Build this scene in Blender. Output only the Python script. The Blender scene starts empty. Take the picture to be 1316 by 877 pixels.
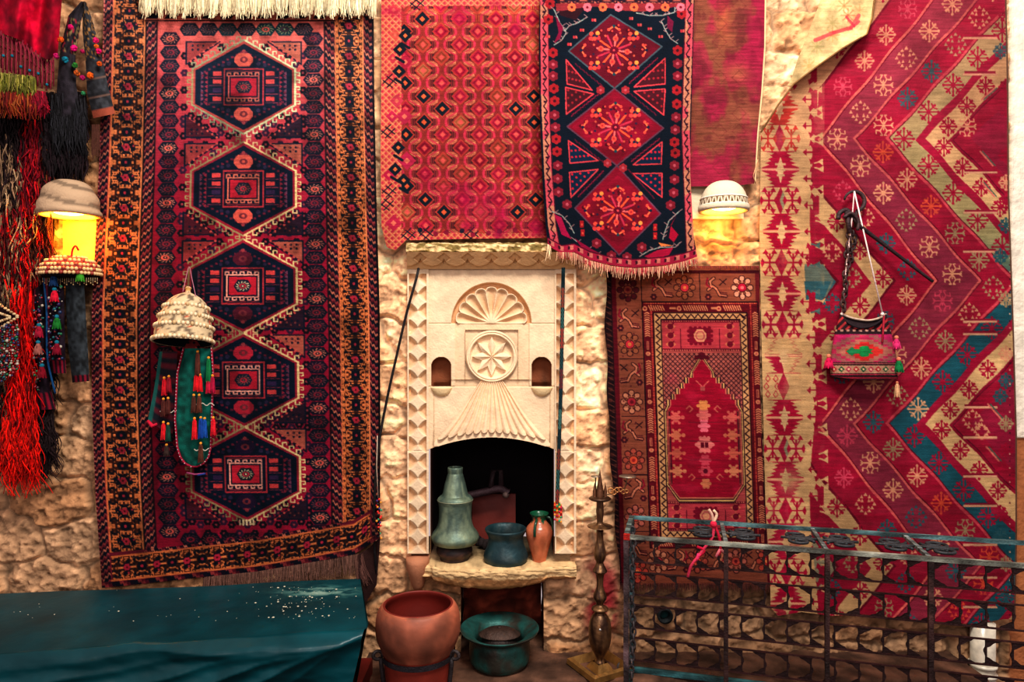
import bpy, math, random
import numpy as np
random.seed(7); RS=np.random.RandomState(11)
F=850.0; D=2.89; CZ=1.62; CX0=658.0; CY0=438.5
PI=math.pi
def W(px,py,Y=0.0):
    d=D+Y
    return ((px-CX0)*d/F, Y, CZ-(py-CY0)*d/F)
def WA(px,py,Y):
    d=D+Y
    return np.stack([(px-CX0)*d/F, Y+0*px, CZ-(py-CY0)*d/F],-1)
def lin(c):
    c=np.asarray(c,float)/255.0
    c=np.clip(c,0,1)
    return np.where(c<=0.04045,c/12.92,((c+0.055)/1.055)**2.4)
# ---------- noise ----------
def vnoise(x,y,seed=0):
    r=np.random.RandomState(seed); T=r.rand(64,64)
    xi=np.floor(x).astype(int); yi=np.floor(y).astype(int)
    fx=x-xi; fy=y-yi; fx=fx*fx*(3-2*fx); fy=fy*fy*(3-2*fy)
    a=T[yi%64,xi%64]; b=T[yi%64,(xi+1)%64]; c=T[(yi+1)%64,xi%64]; d=T[(yi+1)%64,(xi+1)%64]
    return (a*(1-fx)+b*fx)*(1-fy)+(c*(1-fx)+d*fx)*fy
def fbm(x,y,seed=0,o=4):
    s=0;a=.5
    for k in range(o):
        s=s+a*vnoise(x*2**k+k*13.7,y*2**k+k*7.3,seed+k); a*=.5
    return s/(1-.5**o)
# ---------- materials ----------
MATS={}
def mat(name,rough=.8,metal=0.0,bump=0.3,bscale=60.0,var=.25,vscale=12.0,sheen=0.0,coat=0.0,weave=False,spec=.5):
    if name in MATS: return MATS[name]
    m=bpy.data.materials.new(name); m.use_nodes=True; nt=m.node_tree; N=nt.nodes; L=nt.links
    b=N['Principled BSDF']; b.inputs['Roughness'].default_value=rough; b.inputs['Metallic'].default_value=metal
    b.inputs['Specular IOR Level'].default_value=spec
    b.inputs['Sheen Weight'].default_value=sheen; b.inputs['Coat Weight'].default_value=coat
    at=N.new('ShaderNodeAttribute'); at.attribute_name='Col'
    tc=N.new('ShaderNodeTexCoord'); n1=N.new('ShaderNodeTexNoise'); n1.inputs['Scale'].default_value=vscale; n1.inputs['Detail'].default_value=5
    L.new(tc.outputs['Object'],n1.inputs['Vector'])
    mr=N.new('ShaderNodeMapRange'); mr.inputs['From Min'].default_value=.3; mr.inputs['From Max'].default_value=.7
    mr.inputs['To Min'].default_value=1-var; mr.inputs['To Max'].default_value=1+var
    L.new(n1.outputs['Fac'],mr.inputs['Value'])
    mx=N.new('ShaderNodeVectorMath'); mx.operation='SCALE'
    L.new(at.outputs['Color'],mx.inputs[0]); L.new(mr.outputs['Result'],mx.inputs['Scale'])
    L.new(mx.outputs['Vector'],b.inputs['Base Color'])
    n2=N.new('ShaderNodeTexNoise'); n2.inputs['Scale'].default_value=bscale; n2.inputs['Detail'].default_value=6
    bp=N.new('ShaderNodeBump'); bp.inputs['Strength'].default_value=bump; bp.inputs['Distance'].default_value=.01
    if weave:
        mp=N.new('ShaderNodeMapping'); mp.inputs['Scale'].default_value=(.35,1,1.6)
        L.new(tc.outputs['Object'],mp.inputs['Vector']); L.new(mp.outputs['Vector'],n2.inputs['Vector'])
    else: L.new(tc.outputs['Object'],n2.inputs['Vector'])
    L.new(n2.outputs['Fac'],bp.inputs['Height']); L.new(bp.outputs['Normal'],b.inputs['Normal'])
    MATS[name]=m; return m
def emat(name,col,s):
    if name in MATS: return MATS[name]
    m=bpy.data.materials.new(name); m.use_nodes=True; N=m.node_tree.nodes; b=N['Principled BSDF']
    b.inputs['Base Color'].default_value=(*lin(col),1); b.inputs['Emission Color'].default_value=(*lin(col),1); b.inputs['Emission Strength'].default_value=s
    MATS[name]=m; return m
def M_pile(): return mat('rug_pile',.95,0,.5,420,.10,30,.0,weave=True,spec=.15)
def M_cloth(): return mat('woven_cloth',.9,0,.4,300,.15,40,spec=.2)
def M_yarn(): return mat('yarn',.85,0,.3,200,.2,90,spec=.25)
def M_stone(): return mat('stone',.92,0,0.55,60,.16,20,spec=.2)
def M_carve(): return mat('carved_limestone',.85,0,.25,120,.09,7,spec=.25)
def M_iron(): return mat('rusty_iron',.6,.35,.4,150,.4,30)
def M_brass(): return mat('aged_brass',.4,.75,.25,80,.35,25)
def M_tin(): return mat('patinated_metal',.5,.4,.25,60,.3,18)
def M_clay(): return mat('terracotta',.55,0,.12,40,.16,8,spec=.4)
def M_glaze(): return mat('glaze',.25,0,.1,40,.2,30)
def M_plast(): return mat('plaster',.85,0,.35,90,.07,10,spec=.2)
def M_tarp(): return mat('tarpaulin',.36,0,.10,30,.22,6,spec=.32)
def M_bead(): return mat('bead',.35,0,.05,50,.1,40)
# ---------- mesh building ----------
class MB:
    def __init__(s): s.v=[];s.c=[];s.f=[];s.n=0
    def add(s,V,Fc,C):
        V=np.asarray(V,float).reshape(-1,3); k=len(V)
        C=np.asarray(C,float)
        if C.ndim==1: C=np.repeat(lin(C)[None],k,0)
        else: C=lin(C.reshape(-1,3))
        s.v.append(V); s.c.append(C)
        for f in Fc:
            f=np.asarray(f,int)
            if f.ndim==1: f=f[None]
            if len(f): s.f.append(f+s.n)
        s.n+=k
    def grid(s,P,C,closeu=False,mask=None):
        n,m=P.shape[:2]; idx=np.arange(n*m).reshape(n,m)
        if closeu: idx=np.concatenate([idx,idx[:,:1]],1)
        q=np.stack([idx[:-1,:-1],idx[1:,:-1],idx[1:,1:],idx[:-1,1:]],-1).reshape(-1,4)
        if mask is not None: q=q[mask.reshape(-1)]
        s.add(P.reshape(-1,3),[q],C)
    def lathe(s,prof,c,C,n=32,rx=1,ry=1,tilt=None,a0=0,a1=2*PI):
        prof=np.asarray(prof,float); full=abs(a1-a0-2*PI)<1e-6
        a=np.linspace(a0,a1,n,endpoint=not full)
        P=np.stack([prof[:,:1]*np.cos(a)*rx, prof[:,:1]*np.sin(a)*ry, prof[:,1:2]+0*a],-1)
        if tilt: 
            t=tilt; y=P[...,1].copy(); z=P[...,2].copy()
            P[...,1]=y*math.cos(t)-z*math.sin(t); P[...,2]=y*math.sin(t)+z*math.cos(t)
        P=P+np.array(c)
        if callable(C): Cc=np.array([[C(i/(len(prof)-1),j/n) for j in range(n)] for i in range(len(prof))])
        else: Cc=C
        s.grid(P,Cc,closeu=full)
    def tube(s,pts,r,C,n=8,cap=True):
        pts=np.asarray(pts,float); k=len(pts)
        r=np.broadcast_to(np.asarray(r,float),(k,))
        T=np.gradient(pts,axis=0); T/= (np.linalg.norm(T,axis=1,keepdims=True)+1e-9)
        u=np.cross(T[0],[0,0,1.0]); 
        if np.linalg.norm(u)<.1: u=np.cross(T[0],[0,1.0,0])
        u/=np.linalg.norm(u); P=[]
        a=np.linspace(0,2*PI,n,endpoint=False)
        for i in range(k):
            u=u-T[i]*u.dot(T[i]); u/=np.linalg.norm(u)+1e-9; w=np.cross(T[i],u)
            P.append(pts[i]+r[i]*(np.cos(a)[:,None]*u+np.sin(a)[:,None]*w))
        P=np.array(P)
        if np.ndim(C)==2: Cc=np.repeat(np.asarray(C)[:,None],n,1)
        else: Cc=C
        b=s.n; s.grid(P,Cc,closeu=True)
        if cap:
            s.f.append(np.array([[b+0,b+j,b+j+1] for j in range(1,n-1)])); e=b+(k-1)*n
            s.f.append(np.array([[e+0,e+j+1,e+j] for j in range(1,n-1)]))
    def ell(s,c,r,C,n=10,m=7):
        if np.isscalar(r): r=(r,r,r)
        th=np.linspace(0.001,PI-.001,m); a=np.linspace(0,2*PI,n,endpoint=False)
        P=np.stack([np.sin(th)[:,None]*np.cos(a)*r[0],np.sin(th)[:,None]*np.sin(a)*r[1],np.cos(th)[:,None]*r[2]+0*a],-1)+np.array(c)
        s.grid(P,C,closeu=True)
    def box(s,lo,hi,C,rot=None,org=(0,0,0)):
        x0,y0,z0=lo;x1,y1,z1=hi
        V=np.array([(x0,y0,z0),(x1,y0,z0),(x1,y1,z0),(x0,y1,z0),(x0,y0,z1),(x1,y0,z1),(x1,y1,z1),(x0,y1,z1)],float)
        if rot is not None: V=V@np.array(rot).T
        V=V+np.array(org)
        s.add(V,[np.array([(0,3,2,1),(4,5,6,7),(0,1,5,4),(1,2,6,5),(2,3,7,6),(3,0,4,7)])],C)
    def bar(s,a,b,w,h,C):
        a=np.array(a,float);b=np.array(b,float);t=b-a;t/=np.linalg.norm(t)
        up=np.array([0,0,1.0]) if abs(t[2])<.9 else np.array([0,1.0,0])
        u=np.cross(t,up);u/=np.linalg.norm(u);v=np.cross(u,t)
        V=[p+sx*u*w/2+sy*v*h/2 for p in (a,b) for sx,sy in((-1,-1),(1,-1),(1,1),(-1,1))]
        s.add(V,[np.array([(0,1,2,3),(4,7,6,5),(0,4,5,1),(1,5,6,2),(2,6,7,3),(3,7,4,0)])],C)
    def build(s,name,m,parent=None,smooth=True):
        V=np.concatenate(s.v);C=np.concatenate(s.c)
        Q=[f for f in s.f if f.shape[1]==4];T=[f for f in s.f if f.shape[1]==3]
        Q=np.concatenate(Q) if Q else np.zeros((0,4),int);T=np.concatenate(T) if T else np.zeros((0,3),int)
        me=bpy.data.meshes.new(name); me.vertices.add(len(V)); me.vertices.foreach_set('co',V.astype(np.float32).ravel())
        nl=Q.size+T.size; me.loops.add(nl); me.loops.foreach_set('vertex_index',np.concatenate([Q.ravel(),T.ravel()]).astype(np.int32))
        npoly=len(Q)+len(T); me.polygons.add(npoly)
        ls=np.concatenate([np.arange(len(Q))*4,Q.size+np.arange(len(T))*3]).astype(np.int32)
        me.polygons.foreach_set('loop_start',ls)
        me.polygons.foreach_set('use_smooth',np.full(npoly,smooth,dtype=bool))
        me.update(calc_edges=True)
        ca=me.color_attributes.new('Col','FLOAT_COLOR','POINT')
        ca.data.foreach_set('color',np.concatenate([C,np.ones((len(C),1))],1).astype(np.float32).ravel())
        me.materials.append(m); me.validate()
        o=bpy.data.objects.new(name,me); bpy.context.scene.collection.objects.link(o)
        if parent is not None: o.parent=parent; o.matrix_parent_inverse.translation=-parent.location
        return o
def empty(name,loc=(0,0,0)):
    o=bpy.data.objects.new(name,None); o.empty_display_size=.05; o.location=loc; bpy.context.scene.collection.objects.link(o); return o
def tag(o,label=None,cat=None,group=None,kind=None):
    if label:o['label']=label
    if cat:o['category']=cat
    if group:o['group']=group
    if kind:o['kind']=kind
    return o
# ---------- raster canvas for dyed patterns (drawn in code, stored per vertex) ----------
class Cv:
    def __init__(s,x0,y0,x1,y1,ss=2.3,bg=(128,128,128)):
        s.x0,s.y0,s.x1,s.y1,s.ss=x0,y0,x1,y1,ss
        s.w=int((x1-x0)*ss)+2; s.h=int((y1-y0)*ss)+2
        s.a=np.empty((s.h,s.w,3)); s.a[:]=bg
    def reg(s,xa,ya,xb,yb):
        i0=max(0,int((ya-s.y0)*s.ss)-1);i1=min(s.h,int((yb-s.y0)*s.ss)+2);j0=max(0,int((xa-s.x0)*s.ss)-1);j1=min(s.w,int((xb-s.x0)*s.ss)+2)
        if i1<=i0 or j1<=j0: return None
        X=(np.arange(j0,j1)+.5)/s.ss+s.x0; Y=(np.arange(i0,i1)+.5)/s.ss+s.y0
        X,Y=np.meshgrid(X,Y); return (slice(i0,i1),slice(j0,j1)),X,Y
    def put(s,r,mask,col,al=1):
        v=s.a[r[0]]; col=np.asarray(col,float)
        if al>=1: v[mask]=col if col.ndim==1 else col[mask]
        else: v[mask]=v[mask]*(1-al)+(col if col.ndim==1 else col[mask])*al
    def full(s): return s.reg(s.x0,s.y0,s.x1+2,s.y1+2)
    def poly(s,pts,col,al=1):
        xs=[p[0] for p in pts];ys=[p[1] for p in pts]
        r=s.reg(min(xs),min(ys),max(xs),max(ys))
        if r is None:return
        _,X,Y=r;m=np.zeros(X.shape,bool);n=len(pts)
        for i in range(n):
            xa,ya=pts[i];xb,yb=pts[(i+1)%n]
            if ya==yb: continue
            c=((ya>Y)!=(yb>Y))&(X<(xb-xa)*(Y-ya)/(yb-ya)+xa); m^=c
        s.put(r,m,col,al)
    def line(s,pts,w,col,al=1,closed=False):
        if closed: pts=list(pts)+[pts[0]]
        for (xa,ya),(xb,yb) in zip(pts[:-1],pts[1:]):
            r=s.reg(min(xa,xb)-w,min(ya,yb)-w,max(xa,xb)+w,max(ya,yb)+w)
            if r is None: continue
            _,X,Y=r;dx,dy=xb-xa,yb-ya;L=dx*dx+dy*dy+1e-9
            t=np.clip(((X-xa)*dx+(Y-ya)*dy)/L,0,1)
            s.put(r,(X-xa-t*dx)**2+(Y-ya-t*dy)**2<(w/2)**2,col,al)
    def disc(s,x,y,rx,col,ry=None,al=1):
        ry=ry or rx; r=s.reg(x-rx,y-ry,x+rx,y+ry)
        if r is None:return
        s.put(r,((r[1]-x)/rx)**2+((r[2]-y)/ry)**2<1,col,al)
    def rect(s,xa,ya,xb,yb,col,al=1):
        r=s.reg(xa,ya,xb,yb)
        if r is None:return
        s.put(r,(r[1]>=xa)&(r[1]<xb)&(r[2]>=ya)&(r[2]<yb),col,al)
    def oct(s,x,y,rx,ry,col,k=.5):
        s.poly([(x-rx,y-ry*k*.6),(x-rx*k,y-ry),(x+rx*k,y-ry),(x+rx,y-ry*k*.6),(x+rx,y+ry*k*.6),(x+rx*k,y+ry),(x-rx*k,y+ry),(x-rx,y+ry*k*.6)],col)
    def rosette(s,x,y,r,col,cc,n=6,ph=0):
        for k in range(n):
            a=ph+k*2*PI/n; s.disc(x+math.cos(a)*r*.6,y+math.sin(a)*r*.6,r*.42,col)
        s.disc(x,y,r*.3,cc)
    def sample(s,X,Y):
        k=max(1,int(round(s.ss/1.25)))
        j=np.clip(((X-s.x0)*s.ss).astype(int),0,s.w-k-1); i=np.clip(((Y-s.y0)*s.ss).astype(int),0,s.h-k-1)
        o=0
        for a in range(k):
            for b in range(k): o=o+s.a[i+a,j+b]
        return grade(o/(k*k))
    def wear(s,amt=.14,seed=1,streak=.08):
        X,Y=np.meshgrid(np.arange(s.w)/s.ss,np.arange(s.h)/s.ss)
        n=fbm(X/45,Y/45,seed)-.5; st=vnoise(X/14,Y/1.1,seed+9)-.5; fi=np.random.RandomState(seed).rand(s.h,s.w)-.5
        s.a*= (1+amt*2.2*n+streak*2*st+.12*fi)[...,None]
        s.a=np.clip(s.a,0,255)
def interp(pts,t):
    pts=np.asarray(pts,float); return np.interp(t,pts[:,0],pts[:,1])
def coons(L,R,T,B,ns,nt):
    """L,R,T,B polylines of pixel points; returns px,py (nt,ns), s,t"""
    def rs(p,n):
        p=np.asarray(p,float);d=np.r_[0,np.cumsum(np.hypot(*np.diff(p,axis=0).T))];d/=d[-1];t=np.linspace(0,1,n)
        return np.stack([np.interp(t,d,p[:,0]),np.interp(t,d,p[:,1])],-1)
    L=rs(L,nt);R=rs(R,nt);T=rs(T,ns);B=rs(B,ns)
    s=np.linspace(0,1,ns)[None,:,None];t=np.linspace(0,1,nt)[:,None,None]
    P=(1-s)*L[:,None]+s*R[:,None]+(1-t)*T[None]+t*B[None]-((1-s)*(1-t)*L[0]+s*(1-t)*R[0]+(1-s)*t*L[-1]+s*t*R[-1])
    return P[...,0],P[...,1],s[...,0]+0*t[...,0],t[...,0]+0*s[...,0]
def fringe(mb,p0,p1,n,ln,Y,col,jit=.35,r=.0016,sag=None,dirv=(0,-1)):
    """p0..p1 pixel polyline; strands hanging ln metres"""
    P=np.asarray(p0 if isinstance(p0[0],(tuple,list)) else [p0,p1],float)
    d=np.r_[0,np.cumsum(np.hypot(*np.diff(P,axis=0).T))];d/=d[-1]
    for i in range(n):
        t=(i+random.random()*.8)/n; x=np.interp(t,d,P[:,0]);y=np.interp(t,d,P[:,1])
        a=np.array(W(x,y,Y-random.random()*.006)); l=ln*(1-jit/2+jit*random.random()*1.2); dx=(random.random()-.5)*l*.35+dirv[0]*l
        b=a+np.array([dx*.3,-random.random()*.004,-l*.5]);c=a+np.array([dx,-random.random()*.008,-l])
        f=.75+.45*random.random()
        mb.tube([a,b,c],[r,r*.9,r*.5],np.clip(np.array(col)*f,0,255),n=4,cap=False)
def grade(C,g=1.22,m=.96):
    C=np.clip(C,0,255)/255.
    C=C**g*m; sat=np.clip(C[...,:1]-np.minimum(C[...,1:2],C[...,2:3])-.25,0,1)
    C=C+sat*np.array((-.03,-.01,.07)); L_=C.mean(-1,keepdims=True); C=C*.88+L_*.12
    return np.clip(C,0,1)*255
def sstep(a,b,x):
    t=np.clip((x-a)/(b-a),0,1);return t*t*(3-2*t)
# ================= CARPETS =================
def walkers(w,h,n,seed):
    r=np.random.RandomState(seed);g=np.zeros((h,w),bool)
    for _ in range(n):
        x,y=r.randint(w),r.randint(h)
        for _ in range(3):
            dx,dy=[(1,0),(-1,0),(0,1),(0,-1)][r.randint(4)]
            for _ in range(r.randint(1,4)):
                if 0<=x<w and 0<=y<h: g[y,x]=True
                x+=dx;y+=dy
    g=np.concatenate([g,g[:,::-1]],1); return np.concatenate([g,g[::-1]],0)
def ornate_border(cv,xa,ya,xb,yb,per,base,lat,dark,pink,vert=True,seed=3,cell=1.4):
    """band filled with mirrored keyed lattice and star flowers"""
    n=int(round(((yb-ya) if vert else (xb-xa))/per))
    wid=(xb-xa) if vert else (yb-ya)
    cw=int(wid/cell/2);ch=int(per/cell/2)
    cv.rect(xa,ya,xb,yb,base)
    g1=walkers(cw,ch,int(cw*ch*.20),seed); g2=walkers(cw,ch,int(cw*ch*.08),seed+5)
    r=cv.reg(xa,ya,xb,yb)
    if r is None:return
    A=(r[1]-xa) if vert else (r[2]-ya); B=((r[2]-ya) if vert else (r[1]-xa))%per
    ii=np.clip((B/per*g1.shape[0]).astype(int),0,g1.shape[0]-1);jj=np.clip((A/wid*g1.shape[1]).astype(int),0,g1.shape[1]-1)
    ins=(r[1]>=xa)&(r[1]<xb)&(r[2]>=ya)&(r[2]<yb)
    d=np.abs(A/wid-.5)*2; ph=np.abs(((B/per)%1)-.5)*2
    dia=np.abs(((d+ph)%.5)-.25)<.06
    cv.put(r,ins&g1[ii,jj],lat); cv.put(r,ins&dia,np.array(lat)*.9); cv.put(r,ins&g2[ii,jj],dark); g3=walkers(cw,ch,int(cw*ch*.05),seed+8); cv.put(r,ins&g3[ii,jj],np.array(base)*.8)
    for k in range(n+1):
        for (f,o,kind) in((.5,.0,0),(.32,.5,1),(.68,.5,1),(.5,.5,2),(.16,.25,3),(.84,.75,3),(.84,.25,3),(.16,.75,3)):
            p=(k+o)*per;q=f*wid; x,y=(xa+q,ya+p) if vert else (xa+p,ya+q)
            if not(xa+2<x<xb-2 and ya+2<y<yb-2): continue
            if kind==0:
                cv.rosette(x,y,6.2,dark,pink,8); 
            elif kind==1: cv.disc(x-1.8,y-2.2,2.9,dark);cv.disc(x+1.8,y+2.2,2.9,dark);cv.disc(x+2,y-2,1.3,pink)
            elif kind==2: cv.rosette(x,y,4.6,pink,np.array(pink)*.5,6)
            else: cv.rect(x-1.6,y-1.6,x+1.6,y+1.6,dark)
def barber(cv,xa,ya,xb,yb,cols,per=13,slope=1.1):
    r=cv.reg(xa,ya,xb,yb)
    if r is None:return
    ins=(r[1]>=xa)&(r[1]<xb)&(r[2]>=ya)&(r[2]<yb)
    q=(((r[2]+ (r[1]-xa)*slope+1.5*np.sin(r[1]*1.4))/per)%1*len(cols)).astype(int)%len(cols)
    for i,c in enumerate(cols): cv.put(r,ins&(q==i),c)
def octa(cv,x,y,rx=14,ry=8.9,c1=(18,30,48),c2=(150,70,70),c3=(190,100,80)):
    cv.poly([(x-rx,y),(x-rx*.55,y-ry),(x+rx*.55,y-ry),(x+rx,y),(x+rx*.55,y+ry),(x-rx*.55,y+ry)],c1)
    for k in range(12):
        a=k*PI/6+.2; cv.line([(x+math.cos(a)*rx*.5,y+math.sin(a)*ry*.5),(x+math.cos(a+.25)*rx*.74,y+math.sin(a+.25)*ry*.74)],.9,c2)
    cv.disc(x,y,rx*.4,c3,ry*.42); cv.disc(x,y,rx*.2,c1,ry*.22); cv.disc(x,y,1.0,c2)
def hooks(cv,pa,pb,step,size,col,side=1,w=1.5):
    """running hooked (latch) line from pa to pb"""
    (xa,ya),(xb,yb)=pa,pb;L=math.hypot(xb-xa,yb-ya);n=max(1,int(L/step));
    cv.line([pa,pb],w*1.3,col)
    for i in range(n):
        t=(i+.5)/n;x=xa+(xb-xa)*t;y=ya+(yb-ya)*t
        sx=side
        cv.line([(x,y),(x+sx*size,y),(x+sx*size,y-size*.75),(x+sx*size*.35,y-size*.75)],w,col)
def hook_edge(cv,pa,pb,n,nx,ny,size,col,w=1.4):
    (xa,ya),(xb,yb)=pa,pb
    cv.line([pa,pb],w*1.5,col)
    for i in range(n):
        t=(i+.5)/n;x=xa+(xb-xa)*t;y=ya+(yb-ya)*t
        if nx==0: p=[(x,y),(x,y+ny*size),(x+size*.8,y+ny*size),(x+size*.8,y+ny*size*.45)]
        else: p=[(x,y),(x+nx*size,y),(x+nx*size,y+ny*size*.8),(x+nx*size*.45,y+ny*size*.8)]
        cv.line(p,w,col)
def rug1():
    Wd=350.
    cv=Cv(0,-25,350,760,2.3,(140,30,52))
    X,Y=cv.full()[1:]; t=sstep(-20,330,Y-25*(X>180)+30*fbm(X/60,Y/60,4))[:cv.h,:cv.w,None]
    red=np.array((204,100,82))*(1-t)+np.array((158,20,52))*t
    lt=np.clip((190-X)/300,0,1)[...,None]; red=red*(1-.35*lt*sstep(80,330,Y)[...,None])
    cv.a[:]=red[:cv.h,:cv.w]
    navy=(10,30,52);cream=(205,180,120);sal=(196,84,72);dk=(24,18,34)
    def creamat(y,x): 
        f=.72 if x<182 else 1.0
        return np.array((188,196,150) if y<130 and x>120 else (206,184,128))*f
    # small rosettes scattered
    cyl=[112,243,368,489,610]; cx=182
    for i in range(-1,6):
        for (dx,dy) in [(x,y) for y in range(-2,12) for x in range(-5,6)]:
            x=cx+dx*19+(dy%2)*9; y=50+i*125+dy*11
            yc=min(cyl,key=lambda c:abs(c-y)); ax=abs(x-cx);ay=abs(y-yc)
            if ay/64+ max(0,ax-8)/88<1.02 and ax<76: 
                if ax<70 and (ay<24+ (66-ax)*.62): continue
            if 104<x<262 and 52<y<690 :
                c=dk if (dx+dy)%3 else (60,30,60)
                cv.rosette(x,y,5.0,c,(150,60,70),6); 
    # corner triangles between medallions
    for yc in [c-62 for c in cyl]+[cyl[-1]+62]:
        for sd in(-1,1):
            x0=cx+sd*74;x1=cx+sd*34
            for up in(-1,1):
                if yc<60 and up<0: continue
                if yc>660 and up>0: continue
                yy=yc+up*4
                colr=((52,30,50) if up<0 and yc>100 else (170,92,72)) if sd>0 else ((84,28,46) if up<0 else (150,60,58))
                cv.poly([(x0,yy),(x1,yy),(x0,yy+up*27)],colr)
                cv.line([(x0,yy),(x1-sd*3,yy),(x0,yy+up*29)],1.9,navy,closed=True); [cv.disc(x0-sd*(8+7*(q%3)),yy+up*(5+5*(q//3)),1.5,navy) for q in range(5)]
                for k in range(7):
                    q=k/7.; cv.disc(x1+(x0-x1)*q,yy+up*29*q,1.5,sal)
                for k in range(4):
                    cv.disc(x0-sd*(6+k*5),yy+up*(5+(k%2)*3),1.2,(120,60,60))
    for i,yc in enumerate(cyl):
        # outer hooked outline
        H=60.5;A=66;S=23
        pts=[(0,-H),(A,-S),(A,S),(0,H),(-A,S),(-A,-S)]
        P=[(cx+a,yc+b) for a,b in pts]
        cv.poly(P,(150,32,52) if i>0 else (170,70,62))
        for a in range(6):
            pa,pb=P[a],P[(a+1)%6];mx=(pa[0]+pb[0])/2
            col=creamat(yc,mx); 
            if abs(pa[0]-pb[0])<1: cv.line([pa,pb],2.6,col)
            else: cv.line([pa,pb],2.2,col)
            n=8 if abs(pa[0]-pb[0])>1 else 5
            for k in range(n):
                t_=(k+.5)/n;x=pa[0]+(pb[0]-pa[0])*t_;y=pa[1]+(pb[1]-pa[1])*t_
                sx=1 if mx>cx+1 else -1; sy=1 if (pa[1]+pb[1])/2>yc else -1
                if abs(pa[0]-pb[0])<1: cv.line([(x,y),(x+sx*6,y),(x+sx*6,y+3.6),(x+sx*3,y+3.6)],1.5,col)
                else: cv.line([(x,y),(x,y+sy*6),(x+sx*5,y+sy*6),(x+sx*5,y+sy*3)],1.5,col)
        # navy body with red toothed rim
        def hexp(A,H,S): return [(cx+a,yc+b) for a,b in[(0,-H),(A,-S),(A,S),(0,H),(-A,S),(-A,-S)]]
        cv.poly(hexp(62,55.5,21.5),navy); 
        hp=hexp(58.5,51,20)
        cv.poly(hp,navy)
        for a in range(6):
            pa,pb=hp[a],hp[(a+1)%6];n=9 if abs(pa[0]-pb[0])>1 else 5
            for k in range(n):
                t_=(k+.5)/n;x=pa[0]+(pb[0]-pa[0])*t_;y=pa[1]+(pb[1]-pa[1])*t_
                x=cx+(x-cx)*.9;y=yc+(y-yc)*.9; cv.rect(x-1.6,y-1.3,x+1.6,y+1.3,(112,34,58))
        oc=(200,90,70) if i in(0,1) else ((158,34,52) if i!=4 else (40,24,56))
        for s_ in(-1,1):
            o=oc if not(i in(2,)) else (90,28,50)
            if i==3: o=(178,40,56)
            cv.oct(cx,yc+s_*35,12,8.6,o,.55)
            cv.disc(cx,yc+s_*35,5,(120,50,60),4); cv.disc(cx,yc+s_*35,2,o)
            cv.disc(cx,yc+s_*46,2.4,(150,60,66))
            for s2 in(-1,1): 
                cv.disc(cx+s2*19,yc+s_*30,2.6,(52,44,76)); cv.disc(cx+s2*27,yc+s_*28,2.2,(52,44,76))
        cv.rect(cx-26,yc-24,cx+26,yc+24,(172,52,58)); cv.rect(cx-24,yc-22,cx+24,yc+22,navy)
        kc=(200,110,86) if i<2 else (216,150,130)
        for s_ in(-1,1):
            cv.line([(cx-20,yc+s_*20),(cx+20,yc+s_*20)] ,1.1,(140,46,56))
            for k in range(5):
                x=cx-18+k*9; cv.line([(x-3,yc+s_*14),(x-3,yc+s_*18),(x+1.5,yc+s_*18),(x+1.5,yc+s_*16)],1.4,kc)
        cv.rect(cx-20,yc-15,cx+20,yc+15,kc if i!=0 else (190,90,80)); cv.rect(cx-18.3,yc-13.4,cx+18.3,yc+13.4,navy); cv.rect(cx-16.5,yc-11.5,cx+16.5,yc+11.5,(178,34,50))
        octa(cv,cx,yc,11,8,(26,40,60) if i!=4 else(16,40,50),(150,90,80) if i not in(2,4) else (210,190,150),(170,50,60))
        for s_ in(-1,1):
            for k,yy in enumerate((-17,-6.5,4.5,15.5)):
                c=(196,70,64) if k!=2 else (60,40,78)
                cv.rect(cx+s_*34-5.5,yc+yy-3,cx+s_*34+5.5,yc+yy+2.6,c); cv.line([(cx+s_*28,yc+yy+4.8),(cx+s_*44,yc+yy+4.8)],.9,(130,50,70))
            for k in range(8):
                y=yc-20+k*5.6
                cv.poly([(cx+s_*46,y),(cx+s_*50,y+2.6),(cx+s_*46,y+5.2)],(140,40,60))
                cv.poly([(cx+s_*55,y),(cx+s_*51,y+2.6),(cx+s_*55,y+5.2)],(110,60,86))
    for k in range(5): cv.rect(cx-9+k*4-.8,668,cx-9+k*4+1,676,(210,190,150))
    # octagon columns & rows
    for k in range(37):
        y=50+k*17.6
        if y>692: break
        for x,sd in((87,0),(271,1)):
            hl=(k*7+sd*3)%4==0
            lt_=(196,128,104) if (k*7+sd*3)%4==0 else (124,64,74)
            octa(cv,x+ (k%2)*.6,y,13.4,8.4,(20,30,48) if k%3 else (34,26,50),lt_,(206,98,78) if hl else (128,40,56))
    for k in range(7):
        x=112+k*24.5; octa(cv,x,38,13,8.4,(16,52,62) if k in(2,4,5) else(22,30,46),(150,150,110) if k in(4,5) else(120,70,70),(190,90,70) if k==4 else (70,50,60))
        octa(cv,x,694-k*.0,13,8.4,(20,26,44),(150,70,70) if k%2 else (90,50,70),(150,40,60))
    # side borders
    org=(212,124,64);base=(64,32,28)
    for(xa,xb,sd) in((14,54,0),(300,335,1)):
        ornate_border(cv,xa,-25,xb,760,39,(86,42,30),org,(18,26,40),(170,44,60),seed=3+sd)
        cv.rect(xa-1.6,-25,xa+.8,760,(214,120,66));cv.rect(xb-.8,-25,xb+1.4,760,(214,130,74))
    bc=[(14,24,42),(14,24,42),(150,60,60),(96,26,44),(30,20,40),(188,110,84)]
    barber(cv,56,28,69,760,bc,17,.9);barber(cv,287,28,299,760,bc,17,-.9);barber(cv,337,-25,348,760,bc,17,-.9);barber(cv,2,-25,12,760,bc,17,.9)
    cv.rect(55,28,56.4,760,(26,16,24));cv.rect(69,28,71,760,(30,20,32));cv.rect(285,28,287,760,(30,20,32))
    for k in range(270): cv.rect(0,-25+k*2.9,2.2,-23.6+k*2.9,(180,120,110) if k%2 else (40,14,26))
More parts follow.
